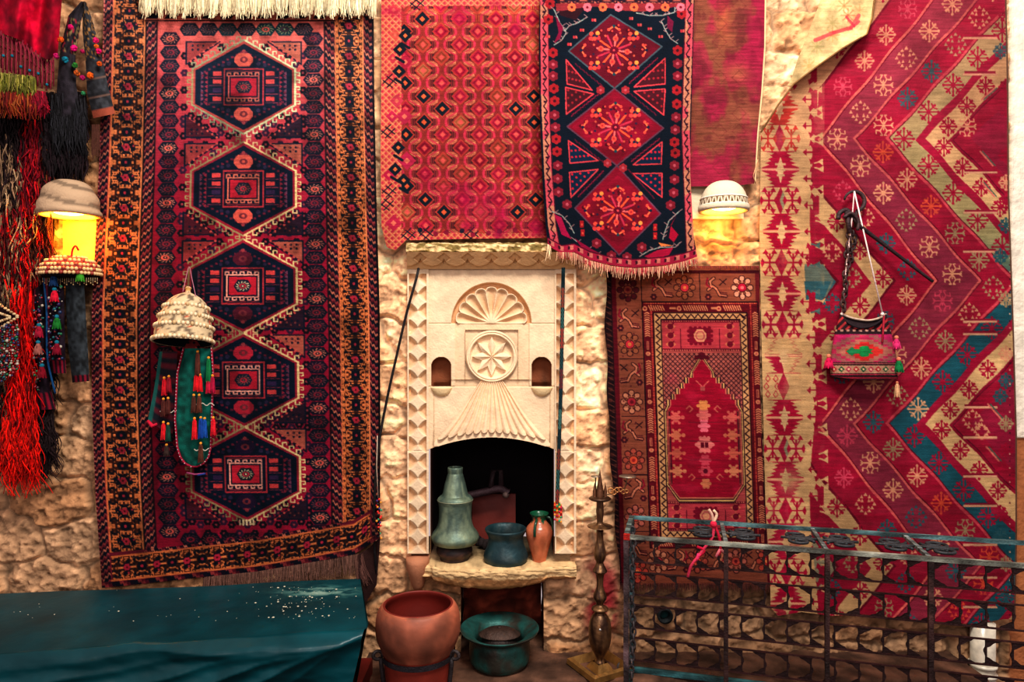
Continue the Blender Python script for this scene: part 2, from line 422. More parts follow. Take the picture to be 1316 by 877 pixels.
    cv.rect(347.5,-25,350,760,(26,16,26))
    # top border
    ornate_border(cv,14,-25,336,12,39,(86,42,30),org,(18,26,40),(170,44,60),vert=False,seed=9)
    cv.rect(54,12,300,13.8,(26,16,24)); 
    r=cv.reg(56,14,299,27); q=((r[1]+r[2]*.7)/24)%1
    cv.put(r,q<2,(196,100,74)); cv.put(r,(q<.62)&(np.abs(r[2]-21)<3.3),(20,26,40))
    cv.rect(54,26,300,27.5,(30,18,28))
    # bottom border on its own canvas
    bcv=Cv(0,0,350,46,2.3,(120,30,50))
    ornate_border(bcv,14,9,336,38,37,(86,42,30),org,(18,26,40),(176,40,62),vert=False,seed=21)
    bcv.rect(10,7,340,9,(206,116,60));bcv.rect(14,38,336,40,(206,116,60))
    barber(bcv,0,0,350,6.5,[(14,24,42),(150,60,60),(96,26,44),(30,20,40)],20,.9)
    barber(bcv,54,40,300,46,bc,18,.9)
    # geometry
    ns,nt=398,860
    L=[(134,-25),(131,100),(127,220),(118,400),(118,520),(123,640),(131,756)]
    R=[(480,-25),(481,120),(484,260),(488,400),(489,560),(488,690)]
    T=[(134,-25),(480,-25)]
    B=[(131,756),(190,750),(260,742),(330,735),(400,723),(455,713),(488,692)]
    px,py,s,t=coons(L,R,T,B,ns,nt)
    u=s*350; bx=[b[0] for b in B];by=[b[1] for b in B]
    d=np.interp(px,bx,by)-py
    Cf=cv.sample(u,py); Cb=bcv.sample(u,np.clip(d,0,45.9))
    inb=(d<44)&(u>12)&(u<338)|(d<7)
    C=np.where(inb[...,None],Cb,Cf)
    rs=np.random.RandomState(5)
    n=fbm(px/50,py/70,31)-.5; st=vnoise(px/10,py/1.2,8)-.5
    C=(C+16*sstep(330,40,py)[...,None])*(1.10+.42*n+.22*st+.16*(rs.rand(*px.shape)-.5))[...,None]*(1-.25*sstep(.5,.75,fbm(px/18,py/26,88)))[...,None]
    C=np.clip(C,0,255)
    Yy=-.056-.010*np.sin(s*5+1.2+t)-.012*(fbm(px/90,py/140,77)-.5)*2-.006*np.sin(s*14+t*3)*t
    Yy-= .05*sstep(.93,1,s)*sstep(.9,1,t)
    Yy+= .0012*(C.mean(-1)/255.)*-1
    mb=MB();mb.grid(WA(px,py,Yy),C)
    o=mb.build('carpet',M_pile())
    tag(o,'tall dark red carpet with five navy diamond medallions and orange border, hanging left of fireplace','carpet')
    f=MB();fringe(f,[(262,742),(330,735),(400,723),(462,712)],None,420,.075,-.052,(118,84,72))
    fringe(f,[(455,714),(466,712)],None,60,.11,-.05,(110,74,66),dirv=(.25,-1))
    tag(f.build('fringe',M_yarn(),o),'brown fringe')
    b=MB()   # turned-up back of the corner
    P=[];Q=coons([(460,713),(462,760)],[(489,690),(484,752)],[(460,713),(475,704),(489,690)],[(462,760),(470,775),(484,752)],12,20)
    b.grid(WA(Q[0],Q[1],-.062+.015*np.sin(Q[2]*3)),(52,30,28)); tag(b.build('backing',M_cloth(),o),'brown underside')
    return o
def rug_top_fringe():
    mb=MB();x=np.linspace(176,476,120)
    Q=coons([(176,-30),(176,0)],[(476,-30),(476,4)],[(176,-30),(476,-30)],[(176,0),(300,4),(476,2)],60,10)
    mb.grid(WA(Q[0],Q[1],-.09-.01*np.sin(Q[2]*30)),(150,110,80))
    o=mb.build('folded_rug',M_pile()); tag(o,'rug end folded over the top of the dark red carpet, cream fringe hanging','rug')
    f=MB();fringe(f,[(180,-3),(290,0),(476,-2)],None,520,.055,-.095,(208,190,150),.5,.0022)
    for xk in range(185,475,17): fringe(f,[(xk,-2),(xk+9,-2)],None,18,.075,-.1,(220,204,165),.3,.0022)
    f.build('fringe',M_yarn(),o)
def rug2():
    cv=Cv(480,-20,705,335,2.8,(200,70,60))
    x0=480;r=cv.full();X,Y=r[1],r[2]
    w=fbm(X/55,Y/55,41)
    top=np.array((214,104,54.));mid=np.array((150,54,44.));pink=np.array((142,28,52.))
    t=sstep(0,60,Y)[...,None]; q=sstep(.42,.62,w+.12*np.sin(X/40))[...,None]
    base=(top*(1-t)+mid*t)*(1-.5*q)+pink*.5*q
    cv.a[:]=base
    per=33.2;cols=[521.5+23.6*k for k in range(8)]
    def yc(k,j): return 8+per*j+(16.6 if k%2==0 else 0)+ (0 if k%2 else -16.6+16.6) 
    tan=np.array((236,158,100.));dkb=np.array((84,42,44.));hot=np.array((204,56,76.));lite=np.array((150,60,56.))
    # vertical texture stripes on stalks
    for k,cx in enumerate(cols):
        off=24.5 if k%2==1 else 40.5
        # phase: 0 at diamond centre
        ph=((Y-off)/per+.5)%1-.5
        a=np.abs(ph)*per
        bul=np.clip((16.6-a-2.5)/9.,0,1) # 1 near centre (wide), 0 near between (narrow)
        half=4.2+14.5*bul
        dx=np.abs(X-cx-(2.5*(Y-150)/150))
        # inner band
        band=(dx<half)
        cv.put(r,band&(dx>half-8.5)&(dx<half-2)&(a>4.8)&(a<13)&(dx>5),tan)
        cv.put(r,band&(dx>9)&(a<4.0)&(dx<half-3),dkb); cv.put(r,(~band)&(a<4)&(dx<half+1),dkb); cv.put(r,band&(dx>half-9.3)&(dx<half-8)&(a>4.8)&(a<13)&(dx>5),np.array((110,40,44)))
        tri=((dx-a*1.0)%2.8<.7)&band&(dx>half-8)&(dx<half-2)&(a>5)&(a<13)
        cv.put(r,tri,np.array((196,98,70)))
        st=band&(bul<.35)&((dx%2.2)<.8); cv.put(r,st,np.array((150,52,44)))
        cv.put(r,(np.abs(dx-half)<1.25),hot)
        cv.put(r,(np.abs(dx-half+3.4)<.8)&(bul>.5),lite); cv.put(r,(np.abs(dx-half+6)<.6)&(bul>.2),np.array((150,46,50)))
    navyset=[(541,25),(547,123),(571,139),(548,157),(523,174),(522,109),(665,132),(684,116),(686,149),(683,16),(552,262),(578,277),(524,243),(689,252),(667,272),(512,195),(519,46),(514,63)]
    rs=np.random.RandomState(4)
    for k,cx in enumerate(cols):
        off=24.5 if k%2==1 else 40.5
        for j in range(-1,10):
            y=off+per*j; x=cx+2.5*(y-150)/150
            c=[(176,24,56),(180,34,60),(172,74,52),(160,24,50),(186,104,66),(190,36,64)][rs.randint(6)]
            isn=any(abs(x-a)<8 and abs(y-b)<8.5 for a,b in navyset)
            if isn: c=(22,38,52)
            h=9.6
            cv.poly([(x-h-2,y),(x,y-h-2.2),(x+h+2,y),(x,y+h+2.2)],(190,66,50))
            cv.poly([(x-h,y),(x,y-h),(x+h,y),(x,y+h)],c)
            if not isn:
                for q_ in(6.5,):
                    cv.line([(x-q_,y),(x,y-q_),(x+q_,y),(x,y+q_)],.9,np.array(c)*.72,closed=True)
            m=2.8
            cv.poly([(x-m-.8,y),(x,y-m-.8),(x+m+.8,y),(x,y+m+.8)],(230,104,50) if isn else (222,92,78))
    # fine lattice: left margin, top and bottom
    def small(xa,ya,xb,yb,seed):
        rr=cv.reg(xa,ya,xb,yb)
        if rr is None:return
        ins=(rr[1]>=xa)&(rr[1]<xb)&(rr[2]>=ya)&(rr[2]<yb)
        cv.put(rr,ins,(212,94,72)); A=(rr[1]+rr[2])%8.4;B=(rr[1]-rr[2])%8.4
        cv.put(rr,ins&((A<1.4)|(B<1.4)),(226,150,100)); cv.put(rr,ins&(((A-4.4)**2+(B-4.4)**2)<3.2),(190,40,74))
    small(480,-20,516,335,1); small(480,-20,705,8,2); small(480,300,705,335,3)
    for (x,y,h,c) in [(506,13,8,(204,70,70)),(508,45,7,(210,90,70)),(505,75,7,(196,60,70)),(503,100,8,(206,70,70)),(510,130,9,(206,66,80)),(504,150,8,(190,40,74)),(520,150,11,(188,44,74)),(521,80,10,(176,36,62)),(500,225,8,(190,30,70)),(506,287,11,(190,40,70)),(523,207,12,(190,40,76))]:
        cv.poly([(x-h,y),(x,y-h),(x+h,y),(x,y+h)],c); cv.poly([(x-h*.35,y),(x,y-h*.35),(x+h*.35,y),(x,y+h*.35)],(226,120,90))
    for(x,y) in[(521,46),(514,64),(513,92),(512,190),(508,218),(519,232)]:
        cv.poly([(x-9,y),(x,y-9),(x+9,y),(x,y+9)],(24,40,54)); cv.poly([(x-3,y),(x,y-3),(x+3,y),(x,y+3)],(232,120,60))
        cv.line([(x-5,y+10),(x+5,y+16)],3.5,(24,40,54))
    for(x,y) in[(499,169),(501,104),(500,245),(536,4),(606,301),(525,302),(548,300),(497,262)]:
        for q_ in(-2.6,2.6):
            cv.line([(x-7,y+q_-q_),(x+7,y+q_)],1.5,(26,38,54)) if 0 else None
            cv.line([(x-6+q_,y-6-q_+3),(x+6+q_,y+6-q_+0)],1.5,(30,40,56)); cv.line([(x+6+q_,y-6+q_),(x-6+q_,y+6+q_)],1.5,(30,40,56))
    for k in range(9):
        cv.disc(540+k*17+(k%2)*3,296+((k*5)%7),3.2,(150,30,60) if k%3 else (26,44,60))
    # soaked-in magenta dye blotches
    for(x,y,rx,ry,al) in[(598,255,13,22,.6),(645,280,12,22,.65),(632,252,14,14,.5),(575,245,22,14,.4),(620,272,16,18,.5),(690,294,16,14,.75),(600,290,10,8,.7),(548,228,10,14,.45),(592,20,14,14,.6),(640,300,8,10,.8),(570,20,5,5,.3),(663,36,10,12,.6),(497,15,12,6,.5),(637,5,10,6,.5),(515,18,10,8,.4)]:
        rr=cv.reg(x-rx*1.6,y-ry*1.6,x+rx*1.6,y+ry*1.6)
        g=np.exp(-(((rr[1]-x)/rx)**2+((rr[2]-y)/ry)**2)*1.3)*al
        g=g*(.7+.6*fbm(rr[1]/6,rr[2]/6,3))
        v=cv.a[rr[0]]; v[:]=v*(1-g[...,None])+np.array((176,16,72))*g[...,None]
    cv.wear(.10,22,.09)
    L=[(490,-20),(490,100),(489,200),(490,290),(497,318)];R=[(703,-20),(700,120),(702,240),(706,306)]
    B=[(497,318),(508,322),(522,309),(600,307),(706,306)]
    px,py,s,t=coons(L,R,[(490,-20),(703,-20)],B,300,470)
    Yy=-.075-.008*np.sin(s*9+.6)*(.4+t)-.01*(fbm(px/40,py/80,12)-.5)*2-.012*np.sin(s*4.2)
    mb=MB();mb.grid(WA(px,py,Yy),cv.sample(px,py));o=mb.build('woven_rug',M_pile())
    tag(o,'orange and pink rug with octagon lattice and small navy diamonds, above the fireplace','rug')
def rug3():
    navy=(12,30,48);red=(178,22,54);cv=Cv(685,-20,900,352,2.8,navy)
    hot=(206,38,58);org=(232,88,58)
    # borders
    r=cv.full();X,Y=r[1],r[2]
    xl=np.interp(Y,[0,120,220,290,330],[695,696,700,705,712]);xr=np.interp(Y,[0,170,345],[891,886,893])
    dl=X-xl;dr=xr-X
    for d_,sd in((dl,0),(dr,1)):
        base=np.where((vnoise(X/30,Y/16,5+sd)>.5)[...,None],np.array((196,130,100.)),np.array((206,84,92.)))
        m=(d_>-1)&(d_<9.5);cv.put(r,m,base)
        z=np.abs(((Y/7.2+sd*.3)%2)-1)*4.4+1.8
        cv.put(r,m&(np.abs(d_-z-.6)<.95)&(d_>.5)&(d_<8.6),(70,30,46)); cv.put(r,m&((Y%14.4)<2.4)&(np.abs(d_-4)<2),(60,24,46))
        cv.put(r,(d_>9)&(d_<10.2),(110,30,50)); cv.put(r,(d_<-.6),(10,26,46))
    dias=[((785,19),(851,60),(790,114),(731,66)),((790,114),(853,165),(793,213),(729,163)),((793,213),(849,275),(796,328),(739,268))]
    for di,P in enumerate(dias):
        cx=sum(p[0] for p in P)/4;cy=sum(p[1] for p in P)/4
        cv.poly(P,(112,14,40) if di==0 else (142,10,42)); cv.line(P,1.9,(80,96,104) if di==0 else(112,66,86),closed=True)
        rr=cv.reg(cx-56,cy-50,cx+56,cy+50); nn=fbm(rr[1]/22,rr[2]/22,60+di)
        dd=np.abs(rr[1]-cx)/58+np.abs(rr[2]-cy)/47
        m=dd<.97; v=cv.a[rr[0]]; v[m]=(v*(.78+.5*nn)[...,None])[m]
        for k in range(12):
            a=k*PI/6+.13;ca,sa=math.cos(a),math.sin(a)
            c=[(226,110,100),(236,96,44),(196,52,74)][k%3]
            cv.line([(cx+ca*7,cy+sa*6),(cx+ca*22,cy+sa*20)],2.4,c)
            if k%3==0: cv.disc(cx+ca*17,cy+sa*15,3.6,org); cv.disc(cx+ca*17,cy+sa*15,1.4,(190,40,50))
            cv.line([(cx+ca*9-sa*4,cy+sa*9+ca*4),(cx+ca*16-sa*4,cy+sa*16+ca*4)],1.1,(90,40,70))
        for k in range(24):
            a=k*PI/12+.05;q=24+3*(k%2);cv.disc(cx+math.cos(a)*q,cy+math.sin(a)*q*.86,1.5,[(96,20,44),(200,90,60),(60,40,70)][k%3])
        for k in range(16):
            a=k*2.4+di;q=30+9*((k*7)%3)/2.; x_,y_=cx+math.cos(a)*q*1.15,cy+math.sin(a)*q*.8
            if abs(x_-cx)/58+abs(y_-cy)/47<.86: cv.disc(x_,y_,2.2,(96,8,34)); cv.disc(x_+2,y_-1,1.3,(214,80,60))
        cv.disc(cx,cy,4.2,(110,10,44)); cv.disc(cx,cy,1.5,(220,80,80))
        for(dx,dy) in[(-25,-19),(25,-19),(-25,19),(25,19)]:
            for(ex,ey,c) in[(-4,-2,org),(4,-3,(240,150,60)),(0,4,org),(5,3,(222,60,60)),(-5,4,(222,70,60))]: cv.disc(cx+dx+ex,cy+dy+ey,2.7,c)
            cv.disc(cx+dx-1,cy+dy,1.7,(20,50,80)); cv.disc(cx+dx+3,cy+dy+1,1.5,(20,50,80))
        for(dx,dy,hz) in[(0,-31,0),(0,31,0),(-42,0,1),(42,0,1)]:
            for k in(-1,0,1):
                ex,ey=(k*4.5,abs(k)*-3*np.sign(dy)) if not hz else(abs(k)*3*np.sign(-dx),k*4.5)
                cv.line([(cx+dx,cy+dy),(cx+dx+ex*1.5,cy+dy+ey*1.5+(0 if hz else 0))],2.0,(236,120,66))
                cv.disc(cx+dx+ex*1.5,cy+dy+ey*1.5,1.9,org)
            cv.disc(cx+dx,cy+dy,1.9,(20,80,90) if not hz else (30,40,70))
    tris=[[(728,77),(729,108),(761,116)],[(727,112.5),(728,147),(763,121)],[(855,75),(855,108),(815,112)],[(855,114.5),(853,148),(815,117.5)],
          [(730.6,181),(732.6,210),(769,206.7)],[(732,222),(734,254),(769,218)],[(851,182.5),(850,211),(814,212)],[(851,223),(851,254),(813,223.5)]]
    for i,T_ in enumerate(tris):
        cv.poly(T_,(84,24,40) if i<4 else (14,48,76)); 
        gx=sum(p[0] for p in T_)/3;gy=sum(p[1] for p in T_)/3
        for a in range(7):
            for b in range(6):
                u,v=(a+.6)/7,(b+.6)/7
                if u+v>.93: continue
                # barycentric
                x=T_[0][0]+(T_[1][0]-T_[0][0])*u+(T_[2][0]-T_[0][0])*v;y=T_[0][1]+(T_[1][1]-T_[0][1])*u+(T_[2][1]-T_[0][1])*v
                if (a+b)%2==0: cv.disc(x,y,1.5,(206,34,52) if i>=4 else (170,40,48))
        cv.line(T_,1.7,(216,70,72),closed=True)
    # pinkish dashes along the diamond edges
    for P in dias:
        cx=sum(p[0] for p in P)/4;cy=sum(p[1] for p in P)/4
        for a in range(4):
            pa,pb=P[a],P[(a+1)%4]
            if P is dias[0] and a in(0,3): continue
            if P is dias[2] and a in(1,2): continue
            nx=1 if (pa[0]+pb[0])/2>cx else -1;ny=1 if (pa[1]+pb[1])/2>cy else -1
            for k in range(8):
                t_=.2+.62*k/8+ (.0 if (a in(1,2)) else .0)
                if a in(0,1): t_= t_ if a==0 else t_
                x=pa[0]+(pb[0]-pa[0])*t_+nx*5;y=pa[1]+(pb[1]-pa[1])*t_+ny*5.5
                cv.line([(x-1.6,y+nx*ny*1.8),(x+1.6,y-nx*ny*1.8)],1.5,(150,26,58)); cv.line([(x-2,y-2),(x+2,y+2)],.8,(90,18,50))
    for(x,y,r_) in [(705,25,1),(711,68,1),(711,83,0),(711,98,0),(712,114,1),(713,130,1),(713,148,0),(714,164,0),(715,179,1),(716,195,1),(717,213,0),(717,230,0),(718,247,0),(729,263,0),
                (876,18,1),(871,65,1),(871,82,0),(871,98,0),(870,116,1),(870,134,1),(869,151,0),(868,167,0),(867,183,1),(868,197,1),(867,213,0),(867,231,0),(866,248,0),(862,264,0),(707,5,1),(772,116,2),(804,116,2),(781,210,2),(801,216,2),(767,313,0),(825,318,0),(786,329,0),(806,331,0)]:
        c=[(142,32,50),(172,34,38),(170,46,52)][r_]; cv.rosette(x,y,6.6 if r_<2 else 5.6,c,(80,14,36) if r_==1 else (190,90,100),6,.5)
    for(x,y) in[(763,26),(748,39),(739,48),(732,57),(811,24),(822,32),(835,37),(849,47),(877,40),(704,47)]: cv.rect(x-2.6,y-1.8,x,y+1.8,(200,54,60));cv.rect(x+.6,y-1.8,x+3,y+1.8,(210,90,80))
    # corner sprays
    for(pts,sx) in[([(712,12),(720,30),(728,42),(722,52),(712,58)],1),([(755,22),(742,30),(732,33),(726,40)],1),([(868,5),(867,16),(852,20),(835,20),(818,17)],-1),([(850,27),(855,38),(862,50),(871,56)],-1),
                   ([(709,272),(722,277),(732,288),(738,300)],1),([(738,308),(752,318),(765,325),(775,330)],1),([(873,272),(860,284),(854,300),(852,308)],-1),([(822,330),(835,322),(850,318),(868,318),(874,312)],-1)]:
        for (xa,ya),(xb,yb) in zip(pts[:-1],pts[1:]):
            cv.line([(xa,ya),(xb,yb)],1.3,(150,160,150))
            for k in range(3):
                x=xa+(xb-xa)*k/3;y=ya+(yb-ya)*k/3; cv.line([(x,y),(x+4*sx*(1 if k%2 else -1),y-3)],1,(160,120,120))
    for P,c in[([(714,20),(724,36),(720,50),(712,56),(718,42)],(140,14,60)),([(712,275),(722,280),(728,296),(735,308),(722,302)],(176,14,70)),([(870,276),(862,290),(872,302),(866,312),(860,306),(862,292)],(170,10,50)),([(828,330),(845,322),(866,318),(860,328),(840,334)],(176,14,60)),([(738,306),(760,320),(775,328),(752,324)],(150,10,60)),([(858,20),(866,28),(864,42),(858,36)],(120,20,60)),([(716,0),(760,0),(740,26),(720,20)],(60,20,34))]: cv.poly(P,c)
    for(x,y) in[(748,289),(749,300),(842,293),(842,304)]: cv.rect(x-2.5,y-5,x+2.5,y+4,(176,30,36));cv.disc(x,y,1.4,(220,90,60))
    cv.poly([(846,312),(866,316),(850,317)],(226,130,60))
    # top band of folded border
    ornate_border(cv,720,-20,880,6,30,(120,50,50),(190,100,80),(50,26,50),(220,90,80),vert=False,seed=8)
    r=cv.reg(715,5,880,16); cv.put(r,(r[2]<12+3*np.sin(r[1]/18)),(150,48,54))
    for k in range(8): cv.rosette(735+k*20,9.5,5.6,[(214,110,60),(220,110,120)][k%2],(120,20,40),8)
    # bottom red border: along bottom edge
    B=[(704,316),(722,326),(738,324),(758,334),(785,341),(815,344),(855,341),(880,336),(896,330)]
    r=cv.full(); yb=np.interp(X,[b[0] for b in B],[b[1] for b in B]); d=yb-Y
    m=(d<11)&(X>704);cv.put(r,m,(176,34,66)); cv.put(r,m&(d<9)&(d>3)&(((X/6.2)%2)<.9),(206,120,104)); cv.put(r,m&(d<8)&(d>3.6)&(((X/3.1+.5)%4)<.9),(70,14,44));cv.put(r,m&(d>9.6),(90,16,46))
    cv.wear(.08,33,.06)
    L=[(694,-20),(693,60),(695,150),(699,240),(703,290),(706,316)];R=[(893,-20),(889,120),(887,220),(891,300),(896,330)]
    px,py,s,t=coons(L,R,[(694,-20),(893,-20)],B,290,500)
    Yy=-.13-.02*np.sin(s*3.2+.3)-.012*np.sin(s*11+2*t)*t-.01*(fbm(px/50,py/60,90)-.5)-.03*t*(1-t)
    mb=MB();mb.grid(WA(px,py,Yy),cv.sample(px,py));o=mb.build('tribal_carpet',M_pile())
    tag(o,'navy carpet with three crimson diamonds stacked in a column, overlapping the orange rug','carpet')
    f=MB()
    for k in range(0,190,1): pass
    fringe(f,[(716,324),(738,325),(758,335),(785,342),(815,345),(855,342),(896,332)],None,420,.022,-.165,(170,60,66),.7,.0017)
    fringe(f,[(716,324),(738,325),(758,335),(785,342),(815,345),(855,342),(896,332)],None,110,.034,-.17,(206,160,128),.8,.0017)
    fringe(f,[(704,314),(708,317)],None,9,.05,-.17,(222,190,150),.7,.002)
    f.build('fringe',M_yarn(),o)
def rug5():
    cv=Cv(885,-20,992,250,2.4,(160,40,66)); r=cv.full();X,Y=r[1],r[2]
    n=fbm(X/28,Y/45,71);m=fbm(X/14,Y/18,75)
    a=np.array((158,40,66.));b=np.array((140,80,60.));c=np.array((100,32,46.))
    t1=sstep(.46,.62,n)[...,None];t2=sstep(.52,.68,m)[...,None]
    cv.a[:]=(a*(1-t1)+b*t1)*(1-.4*t2)+c*.4*t2
    for(x,y,rx,ry,col,al) in[(930,28,10,26,(196,110,60),.5),(948,95,18,12,(196,140,80),.6),(945,118,26,9,(120,60,50),.5),(970,60,12,60,(170,30,70),.5),(910,60,14,30,(130,90,60),.35),(955,200,18,22,(120,40,50),.4),(960,150,16,8,(196,130,90),.35)]:
        g=np.exp(-(((X-x)/rx)**2+((Y-y)/ry)**2))*al; cv.a[:]=cv.a*(1-g[...,None])+np.array(col)*g[...,None]
    for k in range(10):
        y=8+k*23
        for x in(925,950): cv.line([(x-9,y),(x,y-9),(x+9,y),(x,y+9)],1.2,(120,50,50),.35,closed=True)
    cv.rect(981,-20,992,120,(200,170,120)) if 0 else None
    cv.wear(.14,72,.14)
    L=[(880,-20),(884,240)];R=[(985,-20),(984,60),(980,120),(975,170),(971,236)];B=[(884,240),(925,239),(950,238),(971,236)]
    px,py,s,t=coons(L,R,[(880,-20),(985,-20)],B,140,330)
    C=cv.sample(px,py); C=np.where((s>.985)[...,None],np.array((214,186,140)),C)
    Yy=-.06-.014*np.sin(s*5)-.025*t*t*sstep(.55,1,s)+.01*(fbm(px/30,py/50,9)-.5)
    mb=MB();mb.grid(WA(px,py,Yy),C);o=mb.build('faded_rug',M_pile())
    tag(o,'worn faded magenta rug partly covered by the navy carpet, above right lamp','rug')
    f=MB();f.tube([W(971,236,-.07),W(968,226,-.09),W(974,205,-.085)],.002,(200,150,110),5);f.build('loose_thread',M_yarn(),o)
def rug4():
    cv=Cv(770,335,1000,760,2.5,(120,52,44)); r=cv.full();X,Y=r[1],r[2]
    brown=(150,84,60);dkr=(112,14,34);rdd=(166,12,48);tan=(206,134,92);blk=(50,20,30)
    cv.a[:]=brown
    XL=0
    def R(xa,ya,xb,yb,c): cv.rect(xa,ya,xb,yb,c)
    # outermost
    R(770,335,786,760,(46,18,26)); 
    for k in range(60): cv.disc(781+((k*37)%5),340+k*7,2.6,(84,40,36) if k%2 else (30,16,24)); cv.line([(779,338+k*7),(786,342+k*7)],1.1,(110,60,50))
    R(787,345,793,760,(112,14,34)); cv.line([(786.5,345),(786.5,760)],1.2,blk)
    R(793,348,1000,352,(90,16,34))
    # main border units
    def flower(x,y,c1,c2,c3):
        for k in range(8):
            a=k*PI/4; q=10.5; px_,py_=x+math.cos(a)*q,y+math.sin(a)*q*1.12
            cv.disc(px_,py_,4.2,(70,26,34)); cv.disc(px_,py_,3.1,c1)
            cv.line([(x,y),(px_,py_)],1.6,c1)
        cv.disc(x,y,6.2,(70,26,34));cv.disc(x,y,5.2,c2);cv.disc(x,y,2.3,c3)
    def dragon(x,y,f,vert):
        for w,c in((4.6,(60,24,32)),(2.4,(200,126,92))):
            p=[(-12,10),(-4,9),(0,1),(5,-3),(11,2)] ; cv.line([(x+(a*f),y+b) for a,b in p],w,c)
            p=[(3,-13),(8,-9),(7,-3)]; cv.line([(x+(a*f),y+b) for a,b in p],w,c)
        for k in range(3): cv.line([(x-13*f,y+8+k*2.6-2),(x-5*f,y+5+k*2.4)],1,(90,20,40))
        cv.rosette(x+11*f,y+11,4.4,(84,26,40),(180,90,70),6); cv.line([(x-13*f,y-12),(x-4*f,y-4)],1.6,(60,24,32)); cv.line([(x-4*f,y-12),(x-12*f,y-5)],1.2,(70,26,36))
        cv.line([(x+11*f,y-13),(x+13*f,y-5),(x+8*f,y-1)],2.2,(150,20,48))
    xm=808
    cols=[((104,26,40),(150,70,50),(120,20,40)),((170,100,66),(206,50,60),(222,130,70)),((196,130,96),(190,50,60),(130,20,44)),((176,84,62),(214,90,50),(160,40,40)),((186,106,86),(196,80,60),(120,30,44)),((190,80,56),(206,70,50),(240,150,80)),((170,90,70),(180,50,56),(120,20,40))]
    fl=[373,443,517,592,665,735]
    for k,y in enumerate(fl):
        flower(xm,y,*cols[k]); dragon(xm,y+38,1 if k%2 else -1,True)
        if k>0: R(794,y+18,825,y+19.4,blk)
    for k,(x,c) in enumerate([(881,1),(955,2)]):
        flower(x,370,*cols[c] if c==1 else ((212,150,120),(190,20,56),(220,110,110)))
    dragon(852,371,-1,False);dragon(922,371,-1,False);R(900,352,901.2,388,blk);R(825,352,826.2,388,blk)
    for k,x in enumerate((835,885,935,975)): flower(x,722,*cols[(k+2)%6]); dragon(x+25,722,1,False)
    for k in range(40):
        x=795+((k*53)%29);y=352+k*9.6; cv.rect(x,y,x+1.8,y+1.8,(110,40,46))
    # right border reduces to red edge
    R(975,388,1000,760,(112,16,38)); R(972,352,1000,388,(120,30,40))
    # red band
    def ring(x0,y0,x1,y1,w,c):
        R(x0,y0,x1,y0+w,c);R(x0,y1-w,x1,y1,c);R(x0,y0,x0+w,y1,c);R(x1-w,y0,x1,y1,c)
    ring(825,388,975,706,15,dkr); ring(825,388,975,706,1.3,blk); ring(839,402,961,692,1.3,blk)
    # dotted orange guard lines
    for k in range(150):
        a=k/150.
        y=390+k*2.12; cv.rect(836.2,y,838,y+1.2,(220,90,60)); cv.rect(964,y,965.8,y+1.2,(220,90,60))
        x=828+k*.97; cv.rect(x,389.6,x+.6,391.2,(220,110,70)); 
    def braid(xa,ya,xb,yb,vert):
        n=int(((yb-ya) if vert else (xb-xa))/2.9)
        for k in range(n):
            if vert: cv.line([(xa,ya+k*2.9+1.6),((xa+xb)/2,ya+k*2.9),(xb,ya+k*2.9+1.6)],1.5,tan)
            else: cv.line([(xa+k*2.9,ya),(xa+k*2.9+2.4,yb)],1.6,tan)
    ys=392
    for k in range(5):
        y0=402+k*62
        if y0+40>700:continue
        for xx in(828.5,967.5):
            braid(xx,y0,xx+6,y0+33,True); cv.rect(xx+1.2,y0+37,xx+4.4,y0+48,tan);cv.rect(xx+2,y0+38,xx+3.6,y0+47,(150,60,60)); cv.disc(xx+2.8,y0+53,3,tan);cv.disc(xx+2.8,y0+53,1.3,(190,90,80))
    for(xa,xb) in[(834,857),(878,912),(930,956)]: braid(xa,393.5,xb,399,False)
    for x in(865,918): cv.rect(x-4,395,x+4,398,tan)
    for x in(829,873,924): cv.disc(x,397,3.2,tan);cv.disc(x,397,1.4,(150,30,50))
    for(xa,xb) in[(834,857),(878,912),(930,956)]: braid(xa,697,xb,702,False)
    # zigzag guard
    ring(841,403,959,691,7.6,(206,156,104)); ring(848.3,410.4,951.7,683.6,1.4,(50,18,36))
    for k in range(32):
        y=405+k*9
        if y<684:
            for xx in(842.2,952.6): cv.line([(xx,y),(xx+5.4,y+4.5),(xx,y+9)],1.5,(56,24,40))
    for k in range(13):
        x=843+k*9
        for yy in(404.2,684.6): cv.line([(x,yy),(x+4.5,yy+5.2),(x+9,yy)],1.5,(56,24,40))
    # inner field
    R(850,412,950,683,(176,84,76)); 
    # panels
    for(y0,y1,fl_) in((413,451,0),(646,682,1)):
        R(851,y0,949,y1,(196,70,76)); 
        for yy in(y0,y1-1.6): R(850,yy-1,950,yy+2.2,(120,20,46)); 
        for k in range(33): cv.rect(851+k*3,y0-.4,852.6+k*3,y0+1,(200,110,90)); cv.rect(851+k*3,y1-1,852.6+k*3,y1+.4,(200,110,90))
        for yy in(y0+7,y0+18.5,y0+30):
            for x,s in((861,1),(937,-1)):
                cv.poly([(x-7,yy),(x,yy-5.4),(x+7,yy),(x,yy+5.4)],(212,122,84)); cv.disc(x,yy,4,(130,10,46)); cv.line([(x,yy),(x+4,yy-4)],1.8,(130,10,46))
        cx,cy=899,(y0+y1)/2
        R(885,cy-10,913,cy+10,(140,10,46))
        for k in range(5):
            for s in(-1,1): cv.disc(887+k*6,cy+s*10,2.3,(140,10,46))
        for k in range(3):
            for s in(-1,1): cv.disc(899+s*14.5,cy-6+k*6,2.3,(140,10,46))
        cv.oct(cx,cy,8,8,(216,150,110));cv.oct(cx,cy,6,6,(190,90,90));cv.oct(cx,cy,4.4,4.4,(216,150,110))
        for x in(874,924): R(x-.6,y0+10,x+.6,y1-3,(110,20,46)); 
